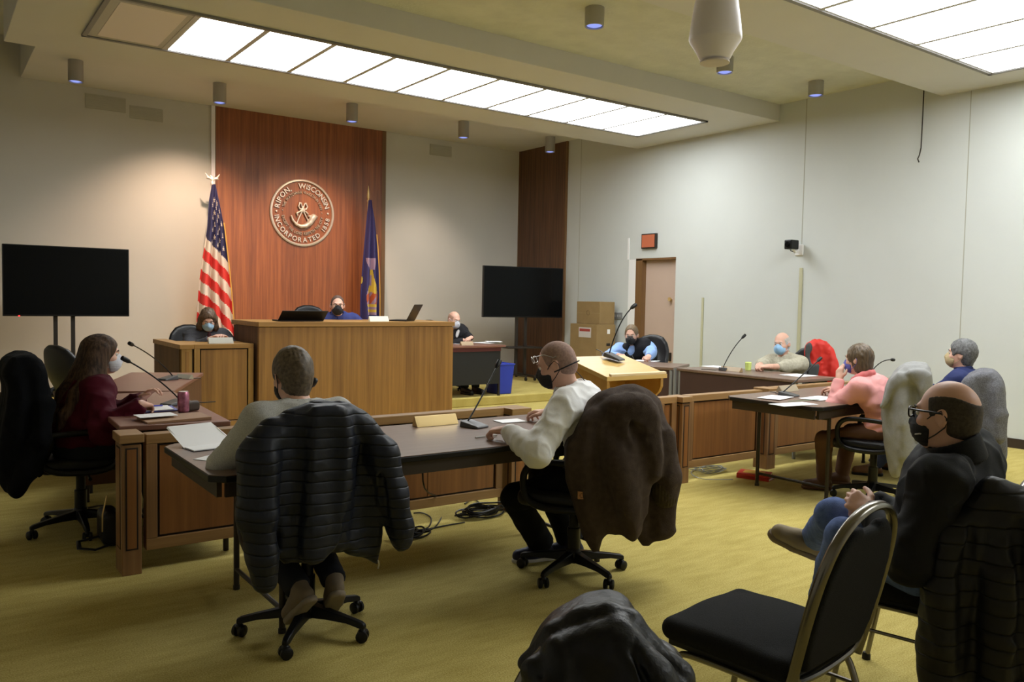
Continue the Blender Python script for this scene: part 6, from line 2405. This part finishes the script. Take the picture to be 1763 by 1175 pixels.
# dark grey coat on the chair of the man in navy
g = Garment(facing(1698, 6.40), .008)
C_dkgrey = mat('dark_grey_wool', (.125, .125, .14), .95, noise=(120, .35), bump=(250, .3))
g.part([(1648, 670), (1664, 648), (1690, 636), (1714, 640), (1728, 660), (1733, 710), (1736, 752), (1720, 758), (1706, 770), (1690, 780), (1672, 790), (1660, 760), (1650, 710)], .235, .04, .2, r=.06)
g.part([(1700, 740), (1736, 745), (1736, 795), (1726, 800), (1712, 790), (1703, 770)], .14, .04, .0, r=.04)
g.tubepx([(1712, 665), (1722, 710), (1722, 745)], [.06, .06, .055], [-.15, -.18, -.18], .02)
g.done('wool_coat', 'dark grey coat hung over the chair behind the bald man in black', 'coat', C_dkgrey, folds=(.014, 36), creases=.005)

# red jacket on the chair of the man in the tan shirt
g = Garment(facing(1412, 9.08), .011)
C_redj = mat('red_jacket', (.62, .022, .012), .6)
g.part([(1388, 594), (1400, 587), (1416, 586), (1430, 596), (1438, 618), (1443, 645), (1440, 660), (1420, 662), (1400, 660), (1394, 640), (1388, 615)], .16, .0, .3, r=.05)
o = g.done('rain_jacket', 'bright red jacket hung over the chair of the man in tan', 'jacket', C_redj, folds=(.014, 26), creases=.010)
g2 = Garment(facing(1400, 8.88), .010)
g2.part([(1385, 596), (1395, 588), (1400, 600), (1393, 612), (1398, 630), (1412, 625), (1408, 650), (1404, 664), (1394, 660), (1388, 640)], .03, .0, .0, r=.02)
V_ = g2.S.build('grey_lining', mat('jacket_lining', (.06, .065, .065), .8), loc=tuple(o.location))
V_.parent = o
V_.location = (0, 0, 0)

# black puffer jacket on the chair of the man in black
g = Garment(facing(1700, 2.62), .006)
C_blkp = quilt_mat('black_puffer', (.0085, .0085, .0105), .052, .5, .35, -.10)
g.part([(1672, 872), (1692, 848), (1714, 837), (1745, 842), (1772, 875), (1795, 950), (1812, 1080), (1815, 1215), (1770, 1215), (1755, 1120), (1735, 1180), (1690, 1200), (1620, 1210), (1590, 1215), (1596, 1100), (1606, 1000), (1632, 925)], .09, .03, .3, r=.05)
g.tubepx([(1690, 880), (1655, 930), (1628, 1010), (1618, 1100), (1615, 1190)], [.045, .075, .075, .070, .062], [-.01, -.03, -.05, -.06, -.06], .02)
g.tubepx([(1722, 900), (1722, 980), (1722, 1080), (1715, 1160)], [.05, .058, .060, .050], [-.02, -.05, -.06, -.06], .015)
g.tubepx([(1752, 870), (1780, 950), (1800, 1080), (1800, 1190)], [.04, .055, .06, .05], [0, -.02, -.03, -.03], .02)
g.tubepx([(1685, 872), (1714, 852), (1748, 860)], [.045, .05, .045], [0, 0, .01], .02)
g.tubepx([(1672, 900), (1664, 980), (1664, 1080), (1660, 1180)], [.008, .022, .026, .024], [-.07, -.10, -.115, -.115], .02, '-')
g.tubepx([(1752, 890), (1758, 980), (1762, 1080), (1758, 1170)], [.008, .022, .028, .026], [-.06, -.09, -.10, -.10], .02, '-')
g.done('puffer_jacket', 'black puffer jacket hung over the chair of the bald man', 'jacket', C_blkp, quilt=None, folds=(.009, 30), creases=.0055)

# black jacket on the chair at the bottom edge
g = Garment(facing(1035, 1.53), .005)
C_blkj = mat('black_nylon', (.006, .0065, .009), .42, bump=(60, .25), spec=.3)
g.part([(885, 1250), (890, 1165), (915, 1112), (955, 1073), (1000, 1050), (1044, 1041), (1078, 1050), (1100, 1082), (1125, 1115), (1160, 1140), (1180, 1175), (1192, 1260)], .12, .0, .2, r=.05)
g.tubepx([(930, 1120), (960, 1150), (975, 1250)], [.03, .042, .045], [-.09, -.11, -.11], .012)
g.tubepx([(965, 1085), (985, 1130), (1000, 1250)], [.024, .03, .03], [-.09, -.11, -.11], .01)
g.tubepx([(1060, 1065), (1110, 1130), (1140, 1190), (1150, 1260)], [.03, .048, .052, .05], [-.06, -.10, -.11, -.11], .015)
g.tubepx([(915, 1130), (960, 1088), (1005, 1062), (1046, 1054), (1078, 1066), (1110, 1105), (1160, 1155)], [.026, .030, .030, .030, .030, .03, .03], [-.03] * 7, .01)
g.tubepx([(1040, 1062), (1046, 1110), (1050, 1180), (1050, 1250)], [.006, .016, .02, .02], [-.12, -.16, -.165, -.165], .02, '-')
g.tubepx([(992, 1085), (1002, 1140), (1012, 1250)], [.004, .012, .014], [-.12, -.155, -.16], .02, '-')
g.tubepx([(945, 1120), (955, 1180), (960, 1250)], [.004, .012, .014], [-.12, -.15, -.16], .02, '-')
g.tubepx([(1085, 1080), (1120, 1150), (1135, 1240)], [.004, .010, .012], [-.11, -.16, -.165], .02, '-')
g.done('black_jacket', 'black jacket over the chair at the bottom edge of the picture', 'jacket', C_blkj, folds=(.007, 46), creases=.0022)
